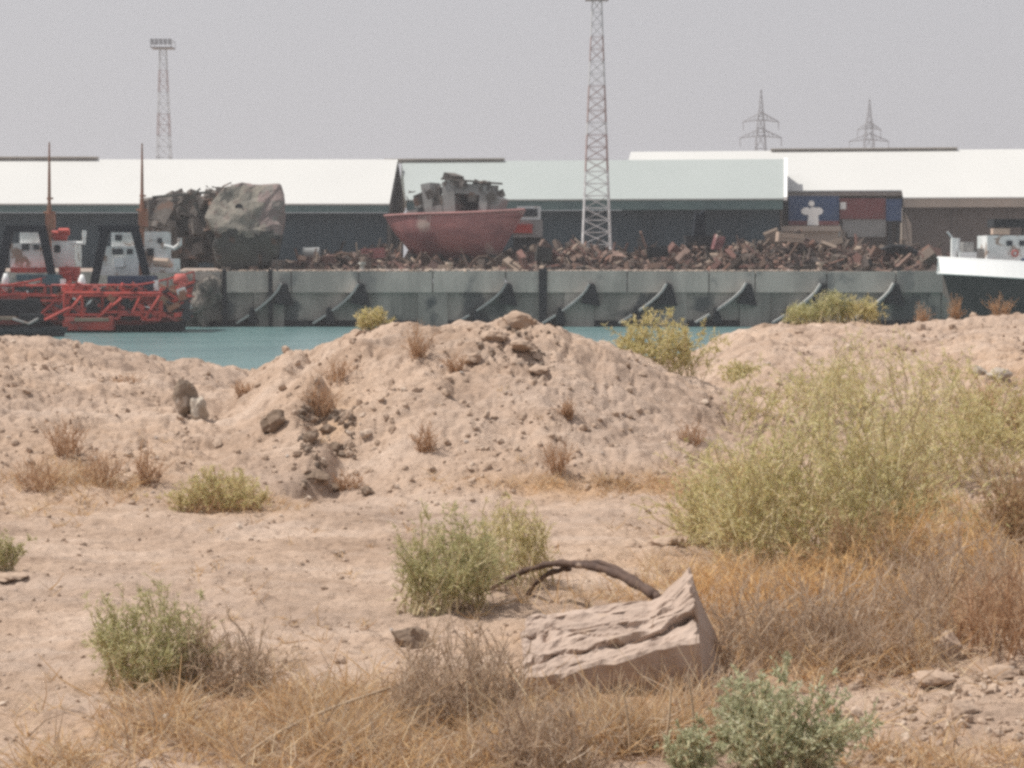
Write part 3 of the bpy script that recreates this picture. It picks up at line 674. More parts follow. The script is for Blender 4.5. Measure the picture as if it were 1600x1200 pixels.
# torn superstructure behind it
ws = root('wreckage', Q(285, 412, 158), 'torn grey superstructure wreckage left of the corroded hull', 'wreckage')
mb = MB(); rr = random.Random(4)
for k in range(120):
    px_ = rr.uniform(236, 345); top = np.interp(px_, [236, 262, 300, 345], [308, 304, 302, 300]); py_ = rr.uniform(top + 6, 405)
    c_ = Q(px_, py_, 157 + rr.uniform(-2, 3)); T = Matrix.Translation(c_) @ Matrix.Rotation(rr.uniform(-.6, .6), 4, 'X') @ Matrix.Rotation(rr.uniform(-.8, .8), 4, 'Z') @ Matrix.Rotation(rr.uniform(-.5, .5), 4, 'Y')
    a, b_, e_ = rr.uniform(.25, 1.0), rr.uniform(.04, .4), rr.uniform(.2, .9); mb.box(-a, a, -b_, b_, -e_, e_, 0, T)
mb.build('torn_plates', M['wreck_grey'], ws)
mb = MB()
for k in range(40):
    a = Q(rr.uniform(236, 345), rr.uniform(304, 400), 155.5); mb.bar(a, a + Vector((rr.uniform(-1.6, 1.6), rr.uniform(-.5, .5), rr.uniform(-1, 1.2))), .10)
mb.bar(Q(238, 308, 155.5), Q(330, 300, 155.5), .14); mb.bar(Q(300, 305, 155), Q(340, 400, 155), .25)
mb.build('bent_framing', M['wreck_low'], ws)

# ------------------------------------------------------------------ hull loft
def loft_hull(L, beam, sheer, keel, bow_rake, n_=28, flare=.55, stern=.75):
    """local: x along length 0..L (bow at L), y beam, z; returns stations of points port->starboard"""
    st = []
    for k in range(n_ + 1):
        t = k / n_
        bw = beam / 2 * min(1, (stern + (1 - stern) * min(1, t / .35))) * (1 - max(0, (t - .55) / .45) ** 2.1)
        bw = max(bw, .03); zs = sheer(t); zk = keel(t); x = L * t
        sec = []
        for j in range(9):
            s_ = j / 8                      # 0 gunwale 1 keel
            w_ = bw * (1 - s_ ** (1.9 + 2.6 * (1 - t) * (1 - flare) + .6)) if t > .5 else bw * (1 - s_ ** 3.0)
            sec.append((x - bow_rake * s_ * max(0, (t - .6) / .4) ** 1.3, w_, zs + (zk - zs) * s_))
        st.append(sec)
    return st
def hull_mesh(mb, st, T, deck_drop=.5, mside=0, mlow=0, low=.6, mdeck=0):
    n_ = len(st); J = len(st[0])
    for sgn in (-1, 1):
        vs = [T @ Vector((p[0], sgn * p[1], p[2])) for s_ in st for p in s_]
        fs = []; ms = []
        for i_ in range(n_ - 1):
            for j in range(J - 1):
                f = (i_ * J + j, (i_ + 1) * J + j, (i_ + 1) * J + j + 1, i_ * J + j + 1)
                o = len(mb.v)
                fs.append(f if sgn < 0 else f[::-1]); ms.append(mlow if (j + .5) / (J - 1) > low else mside)
        o = len(mb.v); mb.v.extend([tuple(p) for p in vs]); mb.f.extend([tuple(q + o for q in f) for f in fs]); mb.mi.extend(ms)
    # deck and transom
    for i_ in range(n_ - 1):
        a, b_ = st[i_][0], st[i_ + 1][0]
        mb.add([T @ Vector((a[0], -a[1] * .96, a[2] - deck_drop)), T @ Vector((b_[0], -b_[1] * .96, b_[2] - deck_drop)), T @ Vector((b_[0], b_[1] * .96, b_[2] - deck_drop)), T @ Vector((a[0], a[1] * .96, a[2] - deck_drop))], [(0, 1, 2, 3)], mdeck)
    s_ = st[0]; poly_ = [T @ Vector((p[0], -p[1], p[2])) for p in s_] + [T @ Vector((p[0], p[1], p[2])) for p in reversed(s_)]
    mb.add(poly_, [tuple(range(len(poly_)))], mside)
def rail(mb, st, T, r_, off=0, m_=0, sides=(-1, 1)):
    for sg in sides: mb.tube([T @ Vector((s_[0][0], sg * s_[0][1], s_[0][2] + off)) for s_ in st], r_, 6, m_)

# beached red boat
c0 = Q(612, 424, 158); rb = root('fishing_boat', Q(715, 424, 158), 'faded red wooden boat beached on the quay with a ruined grey cabin', 'boat')
T = Matrix.Translation(Vector((c0.x - .1, 160.8, QZ))) @ Matrix.Rotation(-.42, 4, 'Z')
shr = lambda t: 4.15 + .12 * math.cos(t * 4) + .62 * t
kel = lambda t: .85 + .9 * max(0, .12 - t) / .12 + .7 * max(0, (t - .85) / .15) ** 2
st = loft_hull(11.3, 4.4, shr, kel, 2.0, flare=.3, stern=.6)
# raked stern
st = [[(p[0] + (1.5 * (j / 8) * max(0, 1 - i_ / 6)), p[1], p[2]) for j, p in enumerate(s_)] for i_, s_ in enumerate(st)]
mb = MB(); hull_mesh(mb, st, T, .45); mb.build('hull', M['boat_red'], rb, True)
mb = MB(); rail(mb, st, T, .12, .02); mb.build('rail', M['boat_top'], rb)
mb = MB(); mb.tube([T @ Vector((p[0] + .05, 0, p[2])) for p in st[-1]], .1); mb.build('stem_post', M['boat_red'], rb)
# cabin pieces in local boat axes
def lbox(mb, x0, x1, y0, y1, z0, z1, m_=0, rot=0, T_=None):
    c = Vector(((x0 + x1) / 2, (y0 + y1) / 2, (z0 + z1) / 2)); TT = (T_ or T) @ Matrix.Translation(c) @ Matrix.Rotation(rot, 4, 'Y')
    mb.box(-(x1 - x0) / 2, (x1 - x0) / 2, -(y1 - y0) / 2, (y1 - y0) / 2, -(z1 - z0) / 2, (z1 - z0) / 2, m_, TT)
mb = MB()
lbox(mb, 5.0, 6.0, -1.2, 1.2, 4.0, 6.9, rot=-.05); lbox(mb, 5.9, 8.6, -1.1, 1.2, 5.9, 6.7, rot=.07); lbox(mb, 8.0, 8.7, -1.1, 1.1, 4.2, 6.2, rot=.12); lbox(mb, 5.8, 8.2, .2, 1.2, 4.1, 6.2)
lbox(mb, 1.9, 5.0, -1.2, 1.2, 3.7, 4.9, rot=-.16); lbox(mb, 3.1, 3.9, -.9, .9, 4.6, 6.8, rot=-.16); lbox(mb, 2.4, 3.3, -.7, .7, 4.8, 5.9, rot=.3); lbox(mb, 8.6, 9.5, -.8, .8, 4.4, 5.7, rot=.35)
mb.build('cabin', M['cab_grey'], rb)
rr = random.Random(8); mb = MB()
for k in range(46):
    xx = rr.uniform(2.2, 9.2); top = np.interp(xx, [2.2, 3.4, 4.2, 4.8, 5.2, 8.6, 9.2], [5.0, 6.6, 5.8, 5.6, 7.0, 6.7, 5.4]); c_ = T @ Vector((xx, rr.uniform(-1.3, .9), top - rr.uniform(0, 1.2) ** 2))
    TT = Matrix.Translation(c_) @ Matrix.Rotation(rr.uniform(-.9, .9), 4, 'Y') @ Matrix.Rotation(rr.uniform(-1, 1), 4, 'Z'); a_, e_ = rr.uniform(.15, .55), rr.uniform(.1, .38); mb.box(-a_, a_, -.05, .05, -e_, e_, 0, TT)
mb.build('torn_plating', M['wreck_grey'], rb)
mb = MB(); lbox(mb, 4.9, 8.9, -1.35, 1.35, 6.85, 7.0, rot=.09); lbox(mb, 4.9, 5.7, -1.0, 1.0, 7.0, 7.5, rot=.35); mb.build('cabin_roof', M['wreck_grey'], rb)
f_ = MB(); lbox(f_, 2.9, 3.35, -1.32, -1.22, 3.9, 4.9); f_.build('doorway', M['rubber_shade'], rb)
f_ = MB(); lbox(f_, 5.95, 8.05, .05, .15, 4.4, 5.95); f_.build('cabin_opening', M['rubber_shade'], rb)
mb = MB()
for k in range(22):
    a = T @ Vector((rr.uniform(1.6, 9), rr.uniform(-1.2, .8), rr.uniform(4.8, 6.6))); mb.bar(a, a + Vector((rr.uniform(-.7, .7), 0, rr.uniform(-.2, .8))), .06)
mb.build('broken_framing', M['wreck_grey'], rb)
mb = MB()
for xx in (2.2, 4.4, 6.6, 8.8): lbox(mb, xx - .25, xx + .25, -1.2, 1.2, .02, 1.3)
lbox(mb, 1.8, 9.2, -.35, .35, .03, .9); mb.build('timber_cradle', M['wreck_low'], rb)

# parked truck right of the red boat
tk = root('truck', Q(818, 400, 168), 'small lorry with white cab top and red body beside the beached boat', 'truck')
mb = MB(); mb.pbox(808, 322, 845, 343, 168, 2.4); mb.build('cab', M['white_paint'], tk)
mb = MB(); mb.pbox(802, 343, 848, 371, 167.9, 2.6); mb.build('body', M['cab_grey'], tk)
mb = MB(); mb.pbox(801, 350, 832, 364, 167.7, .19); mb.build('red_panel', M['red_bright'], tk)
mb = MB(); mb.pbox(812, 326, 840, 338, 167.92, .07); mb.build('windscreen', M['window'], tk)
for p in (812, 838):
    mb = MB(); c_ = Q(p, 392, 168.2); mb.tube([c_, c_ + Vector((0, .5, 0))], .62, 16); mb.build('wheel', M['rubber_shade'], tk)
mb = MB(); mb.pbox(802, 371, 848, 386, 168.3, 2.2); mb.build('chassis', M['rubber_shade'], tk)
tk2 = root('tank', Q(470, 412, 166), 'dull blue grey drum tank standing beside the wrecked hull', 'tank')
mb = MB(); c_ = Q(476, 398, 163); mb.tube([c_, c_ + Vector((1.2, 0, .05))], .55, 16); mb.tube([c_ + Vector((-.08, 0, 0)), c_ + Vector((0, 0, 0))], .6, 16); mb.build('shell', M['cont_grey'], tk2, False)
for o2 in (.1, .9):
    mb = MB(); mb.box(c_.x + o2, c_.x + o2 + .2, 162.6, 163.4, QZ, c_.z - .4); mb.build('saddle', M['rubber_shade'], tk2)

# dark grab/digger on the heap
ex = root('excavator', Q(1095, 392, 158), 'dark hulk of an old digger cab on the scrap heap', 'excavator')
mb = MB(); mb.pbox(1072, 368, 1112, 392, 158, 2.5); mb.build('body', M['rubber_shade'], ex)
mb = MB(); a = Q(1084, 368, 158); b_ = Q(1103, 336, 158); mb.prism([(a.x, a.z), (b_.x, a.z), (b_.x - .1, b_.z + .4), (b_.x - .5, b_.z), (a.x + .2, b_.z + .3)], 158.3, 159.7); mb.build('cab', M['blue_dark'], ex)
mb = MB(); mb.tube([Q(1108, 372, 158.5), Q(1125, 362, 158.5), Q(1133, 380, 158.5)], .16, 6); mb.build('arm', M['wreck_low'], ex)
# single pieces that stand out of the scrap
def scrapbox(name, label, cat, rect, Y, d_, m_, rot=0):
    a = Q(rect[0], rect[3], Y); b_ = Q(rect[2], rect[1], Y); c_ = (a + b_) / 2; hw, hh = (b_.x - a.x) / 2, (b_.z - a.z) / 2
    mb = MB(); T_ = Matrix.Translation(Vector((c_.x, Y + d_ / 2, c_.z))) @ Matrix.Rotation(rot, 4, 'Y') @ Matrix.Rotation(rot * .7, 4, 'Z')
    mb.box(-hw, hw, -d_ / 2, d_ / 2, -hh, hh, 0, T_)
    mb.box(-hw * .8, hw * .9, -d_ / 2 - .06, -d_ / 2 - .003, -hh * .15, hh * .1, 0, T_); mb.box(-hw * 1.05, -hw * .85, -d_ / 2 - .1, d_ / 2 - .05, -hh * 1.1, hh * 1.08, 0, T_)
    return tag(mb.build(name, m_), label, cat)
scrapbox('scrap_tank', 'pale dented tank on top of the heap below the blue container', 'tank', (1216, 364, 1256, 378), 156, 1.2, M['tan'], .08)
scrapbox('steel_hatch', 'dark square steel hatch lying in the scrap right of the mast', 'hatch', (1012, 385, 1045, 402), 153.5, .8, M['rubber_shade'], -.1)
scrapbox('engine_block', 'pinkish rusted engine block on the heap right of the digger', 'engine block', (1116, 368, 1130, 390), 157, .8, M['boat_red'], .25)
scrapbox('rusty_crate', 'rust pink crate in the scrap left of the red boat', 'crate', (566, 388, 600, 404), 155, 1.0, M['boat_red'], -.08)
scrapbox('scrap_drum', 'dark drum half buried left of the lattice mast', 'drum', (838, 386, 862, 408), 153, 1.0, M['wreck_low'], .12)
mb = MB(); c_ = Q(1402, 405, 156)
mb.tube([c_ + Vector((math.cos(a) * 1.6, 0, math.sin(a) * .95)) for a in np.linspace(0, math.pi, 14)], .22, 8); mb.tube([c_ + Vector((math.cos(a) * 1.1, .3, math.sin(a) * .6)) for a in np.linspace(0, math.pi, 10)], .18, 8)
tag(mb.build('arched_pipe', M['rubber_shade']), 'dark arched pipe sticking out at the right end of the heap', 'pipe')
for k, (p, lab) in enumerate(((1281, 'pinkish mooring bollard on the quay edge below the blue container'), (566, 'short mooring bollard on the quay edge left of the beached boat'), (702, 'small pale bollard below the keel of the beached boat'))):
    mb = MB(); b0 = Q(p, 424, QY + .6); b0.z = QZ + .06; mb.tube([b0, b0 + Vector((0, 0, .45)), b0 + Vector((0, 0, .5)), b0 + Vector((0, 0, .68))], [.2, .17, .3, .27], 12)
    tag(mb.build('bollard', M['tan'] if k != 1 else M['concrete']), lab, 'bollard', 'mooring bollards on the quay edge')

# ------------------------------------------------------------------ containers under the right eaves
def container(label, rect, Y, m_, extras=None):
    a = Q(rect[0], rect[3], Y); b_ = Q(rect[2], rect[1], Y)
    r = root('shipping_container', (a.x / 2 + b_.x / 2, Y, a.z), label, 'container', 'containers stacked at the warehouse end')
    mb = MB(); mb.box(a.x + .02, b_.x - .02, Y + .05, Y + 2.4, a.z + .02, b_.z - .02)
    x = a.x + .2
    while x < b_.x - .25: mb.box(x, x + .14, Y + .01, Y + .049, a.z + .12, b_.z - .12); x += .28
    mb.build('corrugated_shell', m_, r)
    mb = MB()
    for (p0, p1, q0, q1) in ((a.x, b_.x, b_.z - .11, b_.z), (a.x, b_.x, a.z, a.z + .11), (a.x, a.x + .12, a.z + .112, b_.z - .112), (b_.x - .12, b_.x, a.z + .112, b_.z - .112)): mb.box(p0, p1, Y - .03, Y + .06, q0, q1)
    mb.build('corner_frame', m_, r)
    return r
YB = 206
cb = container('blue container with a white emblem and red lower band', (1232, 306, 1311, 345), YB, M['cont_blue'])
mb = MB()   # emblem: round head over spread arms on a broad foot
disc(mb, 1268, 318, 4.5, 4.5, YB - .10, .05); disc(mb, 1260, 330, 8, 6, YB - .099, .05); disc(mb, 1278, 330, 8, 6, YB - .098, .05)
c_ = Q(1270, 352, YB); s_ = YB / F
mb.prism([(c_.x - 9 * s_, c_.z), (c_.x + 9 * s_, c_.z), (c_.x + 8 * s_, c_.z + 18 * s_), (c_.x + 3 * s_, c_.z + 28 * s_), (c_.x - 3 * s_, c_.z + 28 * s_), (c_.x - 7 * s_, c_.z + 18 * s_)], YB - .12, YB - .06)
mb.build('white_emblem', M['white_clean'], cb)
mb = MB(); mb.pbox(1232, 345, 1311, 352, YB - .02, .3); mb.build('red_band', M['cont_red'], cb)
cr = container('maroon container right of the blue one with a small pale plate', (1312, 310, 1384, 342), YB + .4, M['cont_red'])
mb = MB(); mb.pbox(1313, 316, 1322, 327, YB + .30, .05); mb.build('pale_plate', M['white_paint'], cr)
container('dark blue container end on black posts beneath the eave corner', (1385, 311, 1409, 345), YB + .2, M['cont_blue'])
container('grey weathered container under the maroon one', (1316, 343, 1384, 370), YB + .5, M['cont_grey'])
mb = MB(); mb.pbox(1220, 353, 1314, 361, YB - 2.5, 2.6); mb.pbox(1225, 361, 1310, 384, YB - 1.5, 1.4); tag(mb.build('loading_ramp', M['fascia_beige']), 'pale flat loading platform under the blue container', 'loading platform')
for p, lab in ((1391, 'dark steel post under the dark blue container, nearer the maroon one'), (1404, 'dark steel post under the outer corner of the dark blue container')):
    mb = MB(); c_ = Q(p, 345, YB + .6); mb.box(c_.x - .2, c_.x + .2, YB + .6, YB + 1.0, QZ, c_.z); mb.box(c_.x - .32, c_.x + .32, YB + .5, YB + 1.1, c_.z - .2, c_.z - .003); tag(mb.build('steel_post', M['rubber_shade']), lab, 'post', 'posts under the container')
a = Q(1411, 385, 208); b_ = Q(1424, 385, 208); t_ = Q(1410, 322, 208)
mb = MB(); mb.prism([(a.x, QZ), (Q(1427, 385, 208).x, QZ), (Q(1424, 350, 208).x, Q(0, 350, 208).z), (Q(1416, 335, 208).x, Q(0, 335, 208).z), (t_.x, t_.z), (a.x, t_.z)], 208, 210.5); tag(mb.build('buttress', M['fascia_beige']), 'pale sloping buttress wall beside the containers', 'buttress')

# ------------------------------------------------------------------ boats at the left
def pb(mat_, name, parent, *rects):
    mb = MB()
    for (x0_, y0_, x1_, y1_, Y, d_) in rects: mb.pbox(x0_, y0_, x1_, y1_, Y, d_)
    return mb.build(name, mat_, parent)
def frame_rect(mb, x0_, y0_, x1_, y1_, Y, t=.12):
    a, b_, c_, d_ = Q(x0_, y0_, Y), Q(x1_, y0_, Y), Q(x1_, y1_, Y), Q(x0_, y1_, Y)
    for p, q in ((a, b_), (b_, c_), (c_, d_), (d_, a)): mb.bar(p, q, t)
def workboat(dx, label, Lp, right):
    """Lp: hull from photo x0 to x1; equipment placed along it"""
    x0_, x1_ = Lp; YB_ = 141.0
    r = root('workboat', Vector((Q((x0_ + x1_) / 2, 515, YB_).x, YB_, WATER)), label, 'boat', 'red workboats moored at the left')
    a = Q(x0_, 515, YB_); L = (x1_ - x0_) / F * YB_
    T_ = Matrix.Translation(Vector((a.x, YB_, WATER)))
    st = loft_hull(L, 5.0, lambda t: 2.45 + .9 * max(0, (t - .6) / .4) ** 1.5, lambda t: -.7, .8, 24, .3, .85)
    mb = MB(); hull_mesh(mb, st, T_, .35, 0, 1, .60, 2); mb.build('hull', [M['hull_red'], M['hull_black'], M['cab_grey']], r, False)
    mb = MB(); rail(mb, st, T_, .10, .03); rail(mb, st, T_, .07, .75, sides=(-1,))
    for k in range(0, 25, 2):
        p = st[k][0]; q = T_ @ Vector((p[0], -p[1], p[2])); mb.bar(q, q + Vector((0, 0, .75)), .08)
    mb.build('rail', M['red_bright'], r)
    # tyres along the side
    for k in range(3, 20, 4):
        p = st[k][0]; c_ = T_ @ Vector((p[0], -p[1] - .12, p[2] - .75)); mb = MB()
        mb.tube([c_ + Vector((math.cos(t) * .42, 0, math.sin(t) * .42)) for t in np.linspace(0, 2 * math.pi, 15)], .13, 6); mb.build('tyre_fender', M['rubber_shade'], r)
    return r, YB_
# right-hand workboat
br_, Y0 = workboat(0, 'red workboat moored nearest the wreck, white wheelhouse and navy tarp', (92, 304), True)
YF = Y0 - 2.2
wh = pb(M['white_paint'], 'wheelhouse', br_, (155, 385, 219, 430, Y0 + .2, 3), (174, 362, 209, 385, Y0 + .6, 2))
pb(M['window'], 'window', wh, (176, 389, 192, 398, Y0 + .1, .15)); pb(M['window'], 'window', wh, (198, 389, 207, 397, Y0 + .1, .15)); pb(M['window'], 'window', wh, (180, 367, 190, 376, Y0 + .5, .15))
pb(M['white_clean'], 'white_canister', br_, (178, 403, 192, 417, Y0 - .3, .6))
dh = pb(M['white_paint'], 'deckhouse', br_, (221, 362, 258, 404, Y0 + 1.4, 2.4), (221, 404, 272, 426, Y0 + 1.2, 2.6)); pb(M['window'], 'window', dh, (230, 388, 240, 399, Y0 + 1.3, .15)); pb(M['window'], 'window', dh, (246, 372, 253, 380, Y0 + 1.3, .15))
mb = MB(); mb.tube([Q(256, 384, Y0 + 1), Q(272, 388, Y0 + 1), Q(281, 382, Y0 + 1), Q(281, 372, Y0 + 1)], .16, 6); mb.build('davit_arm', M['white_paint'], br_)
mb = MB(); mb.tube([Q(240, 409, Y0 - .2), Q(262, 411, Y0 - .2), Q(270, 416, Y0 - .2)], [.3, .36, .12], 8); mb.build('canvas_bundle', M['tan'], br_)
pb(M['tarp_blue'], 'tarpaulin', br_, (168, 431, 240, 458, YF + .2, 1.6)); pb(M['white_clean'], 'white_fender', br_, (240, 438, 247, 454, YF + .1, .3))
pb(M['rubber_shade'], 'deck_opening', br_, (165, 465, 220, 482, YF - .42, .3), (120, 472, 150, 484, YF - .42, .3))
mb = MB()
for q in ((160, 458, 252, 488), (101, 457, 160, 492), (186, 464, 222, 492), (222, 462, 250, 500), (128, 462, 186, 498)): frame_rect(mb, *q, YF - .6, .16)
for q in ((160, 490, 190, 466), (100, 494, 128, 462), (220, 462, 205, 492), (250, 462, 225, 500), (150, 500, 175, 474), (70, 500, 110, 480)): mb.bar(Q(q[0], q[1], YF - .7), Q(q[2], q[3], YF - .7), .16)
mb.build('red_pipework', M['red_bright'], br_)
mb = MB()
for q in ((101, 505, 116, 495), (170, 505, 176, 494)): mb.pbox(q[0], q[3], q[2], q[1], YF - 1.0, .4)
mb.build('red_float', M['pink_red'], br_)
pb(M['timber'], 'boarding_plank', br_, (116, 497, 170, 502, YF - 1.2, .5)); pb(M['hull_red'], 'side_sponson', br_, (98, 502, 176, 516, YF - 1.1, 1.0))
mb = MB(); c_ = Q(284, 438, YF + .9); mb.tube([c_ + Vector((-.5, 0, .1)), c_, c_ + Vector((.3, 0, -.25))], [.35, .52, .3], 10); mb.build('bow_fender', M['pink_red'], br_, True)
def aframe(parent, apex, lf, rf, Y):
    mb = MB(); (ax0, ay, ax1) = apex
    mb.pbox(ax0, ay, ax1, ay + 11, Y - .2, .5)
    for (p, q, r2, s2) in (lf, rf):
        a, b_ = Q(p, q, Y), Q(r2, s2, Y); mb.prism([(a.x - .26, a.z), (a.x + .30, a.z), (b_.x + .24, b_.z), (b_.x - .24, b_.z)], Y - .25, Y + .25)
    return mb.build('gantry_frame', M['blue_dark'], parent)
aframe(br_, (153, 352, 216), (164, 360, 146, 448), (211, 360, 229, 430), Y0 - 1.2)
def boat_mast(parent, px_, top, mid, base, Y):
    mb = MB(); a, b_, c_ = Q(px_, top, Y), Q(px_, mid, Y), Q(px_ - 1, base, Y); mb.tube([a, a.lerp(b_, .5), b_, b_, c_], [.05, .10, .13, .17, .20], 8)
    mb.bar(Q(px_ - 9, mid + 10, Y), Q(px_ + 9, mid + 10, Y), .12); mb.bar(Q(px_ - 4, mid - 12, Y), Q(px_ + 6, mid - 12, Y), .10)
    o = mb.build('mast', M['mast_rust'], parent)
    l = MB(); l.pbox(px_ - 6, mid + 12, px_ + 7, mid + 36, Y - .3, .6); l.build('lamp_box', M['mast_rust'], o)
boat_mast(br_, 222, 224, 318, 430, Y0 + .3)
mb = MB(); mb.tube([Q(128, 429, YF), Q(128, 436, YF), Q(128, 440, YF), Q(128, 453, YF)], [.1, .24, .28, .34], 10); mb.build('white_ventilator', M['white_clean'], br_, True)
# left-hand workboat (bow towards the right, overlapped)
bl_, Y1 = workboat(0, 'red workboat at the far left behind the dark barge, orange life rafts on its roof', (-120, 112), False)
Y1 += 1; YG = Y1 - 2.6
wh = pb(M['white_paint'], 'wheelhouse', bl_, (16, 380, 73, 418, Y1 + .2, 3), (31, 363, 60, 380, Y1 + .6, 2)); pb(M['window'], 'window', wh, (34, 381, 45, 391, Y1 + .1, .15)); pb(M['window'], 'window', wh, (52, 382, 61, 390, Y1 + .1, .15))
dh = pb(M['white_paint'], 'deckhouse', bl_, (75, 376, 116, 418, Y1 + .4, 2.4)); pb(M['window'], 'window', dh, (85, 383, 94, 394, Y1 + .3, .15))
mb = MB(); mb.tube([Q(113, 380, Y1 + .4), Q(131, 380, Y1 + .4), Q(132, 360, Y1 + .4)], .15, 6); mb.build('davit_arm', M['white_paint'], bl_)
mb = MB()
for q in ((78, 365, 92, 366), (92, 362, 108, 362), (84, 370, 104, 371)): mb.tube([Q(q[0], q[1], Y1 + .5), Q(q[2], q[3], Y1 + .5)], .27, 8)
mb.build('life_raft', M['red_bright'], bl_)
pb(M['red_bright'], 'coaming', bl_, (16, 418, 78, 426, Y1 - .4, 1)); pb(M['red_bright'], 'winch_housing', bl_, (92, 417, 120, 440, Y1 - .8, 1.2))
pb(M['teal_box'], 'teal_locker', bl_, (25, 429, 92, 438, YG + .2, 1), (66, 434, 94, 457, YG, 1.2)); pb(M['white_clean'], 'white_fender', bl_, (94, 436, 101, 452, YG - .1, .4))
mb = MB(); mb.tube([Q(9, 427, YG), Q(9, 436, YG), Q(9, 456, YG)], [.12, .26, .32], 10); mb.build('white_ventilator', M['white_paint'], bl_, True)
aframe(bl_, (8, 352, 70), (14, 360, -2, 440), (66, 360, 82, 434), Y1 - 1.4)
boat_mast(bl_, 77, 222, 322, 420, Y1 - .2)
mb = MB()
for q in ((-20, 446, 70, 460), (10, 462, 100, 492), (54, 470, 96, 498)): frame_rect(mb, *q, YG - .6, .15)
for q in ((60, 495, 90, 466), (20, 490, 40, 462)): mb.bar(Q(q[0], q[1], YG - .6), Q(q[2], q[3], YG - .6), .14)
mb.build('red_pipework', M['red_bright'], bl_)
rr = random.Random(31)
for par, (x0_, x1_, y0_, y1_), YY in ((br_, (100, 292, 448, 498), YF - .3), (bl_, (-20, 118, 446, 498), YG - .2)):
    for mname, nm, cnt in (('red_bright', 'red_gear', 90), ('hull_black', 'dark_gear', 90), ('pink_red', 'faded_gear', 22), ('white_paint', 'pale_gear', 14), ('mast_rust', 'rusty_gear', 26)):
        mb = MB()
        for k in range(cnt):
            c_ = Q(rr.uniform(x0_, x1_), rr.uniform(y0_, y1_), YY + rr.uniform(-.2, .7)); TT = Matrix.Translation(c_) @ Matrix.Rotation(rr.uniform(-.7, .7), 4, 'Y') @ Matrix.Rotation(rr.uniform(-.5, .5), 4, 'Z')
            if rr.random() < .5: a_, b2, e_ = rr.uniform(.1, .5), rr.uniform(.05, .25), rr.uniform(.08, .34)
            else: a_, b2, e_ = rr.uniform(.3, .9), .06, rr.uniform(.04, .08)
            mb.box(-a_, a_, -b2, b2, -e_, e_, 0, TT)
        mb.build(nm, M[mname], par)
# dark barge lying in front
bd = root('barge', Q(40, 517, 132), 'low dark barge with a plank across its deck, in front of the red workboats', 'barge')
a = Q(-140, 517, 131); T_ = Matrix.Translation(Vector((a.x, 131.5, WATER)))
st = loft_hull(245 / F * 131, 3.6, lambda t: .62, lambda t: -.5, .6, 18, .4, .9); mb = MB(); hull_mesh(mb, st, T_, .12, 0, 0, .6, 0); mb.build('hull', M['hull_black'], bd)
pb(M['timber'], 'deck_plank', bd, (-60, 495, 24, 500, 130.4, .5)); pb(M['rubber_shade'], 'deck_gear', bd, (30, 491, 62, 501, 130.6, 1.2), (-40, 468, 58, 494, 132.2, 1.0))
mb = MB(); mb.tube([Q(20, 498, 130.2), Q(45, 506, 130.2), Q(60, 498, 130.2)], .10, 6); mb.build('mooring_rope', M['cab_grey'], bd)

# ------------------------------------------------------------------ white boat at the right
wb = root('motor_vessel', Q(1560, 500, 138), 'white topped vessel with dark green hull at the right quay end', 'boat')
YW = 140.0; x_ = Q(1459, 410, YW).x; Lw = 14.0
def vside(t): return t
T_ = Matrix.Translation(Vector((x_ + Lw, YW + 1.0, WATER))) @ Matrix.Rotation(math.pi + .13, 4, 'Z')
def sh(t): return Q(0, 403, YW).z - WATER - .85 * (1 - t) ** 1.0
st = loft_hull(Lw, 4.6, sh, lambda t: -.8, 1.9, 26, .3, .9)
mb = MB(); hull_mesh(mb, st, T_, .7, 0, 1, .14, 2); mb.build('hull', [M['white_clean'], M['hull_green'], M['cab_grey']], wb, False)
mb = MB(); rail(mb, st, T_, .09, .02); rail(mb, st, T_, .05, -1.05); mb.build('rubbing_strake', M['white_clean'], wb)
mb = MB(); rowb = []
for s_ in st:
    a = T_ @ Vector((s_[0][0], s_[0][1], s_[0][2])); rowb.append(a)
for a, b_ in zip(rowb[:-1], rowb[1:]):
    mb.add([(a.x, a.y - .75, a.z - 1.05), (b_.x, b_.y - .75, b_.z - 1.05), (b_.x, b_.y - .06, b_.z + .06), (a.x, a.y - .06, a.z + .06), (a.x, a.y + .5, a.z - 1.05), (b_.x, b_.y + .5, b_.z - 1.05), (b_.x, b_.y + .1, b_.z + .06), (a.x, a.y + .1, a.z + .06)], [(0, 1, 2, 3), (3, 2, 6, 7), (7, 6, 5, 4), (1, 0, 4, 5)])
mb.build('bulwark', M['white_clean'], wb)
pb(M['white_clean'], 'bow_post', wb, (1487, 372, 1495, 408, YW + .4, .4)); pb(M['white_clean'], 'locker', wb, (1502, 394, 1526, 406, YW + .3, 1)); pb(M['cab_grey'], 'winch', wb, (1505, 378, 1522, 394, YW + 1.0, 1), (1526, 388, 1541, 406, YW + 1, 1))
wh = pb(M['white_paint'], 'wheelhouse', wb, (1542, 368, 1640, 418, YW + .2, 3)); 
for p in (1573, 1593, 1612): pb(M['window'], 'window', wh, (p, 376, p + 9, 384, YW + .1, .15))
mb = MB(); c_ = Q(1586, 396, YW + .05); mb.tube([c_ + Vector((math.cos(t) * .2, 0, math.sin(t) * .2)) for t in np.linspace(0, 2 * math.pi, 13)], .06, 6); mb.build('life_ring', M['pink_red'], wh)
pb(M['rubber_shade'], 'awning', wb, (1553, 342, 1602, 355, YW + .6, 2)); pb(M['rubber_shade'], 'deck_edge', wb, (1518, 407, 1578, 412, YW - .9, .3))
mb = MB(); mb.bar(Q(1558, 355, YW + .8), Q(1558, 368, YW + .8), .08); mb.bar(Q(1598, 355, YW + .8), Q(1598, 368, YW + .8), .08); mb.build('awning_post', M['rubber_shade'], wb)
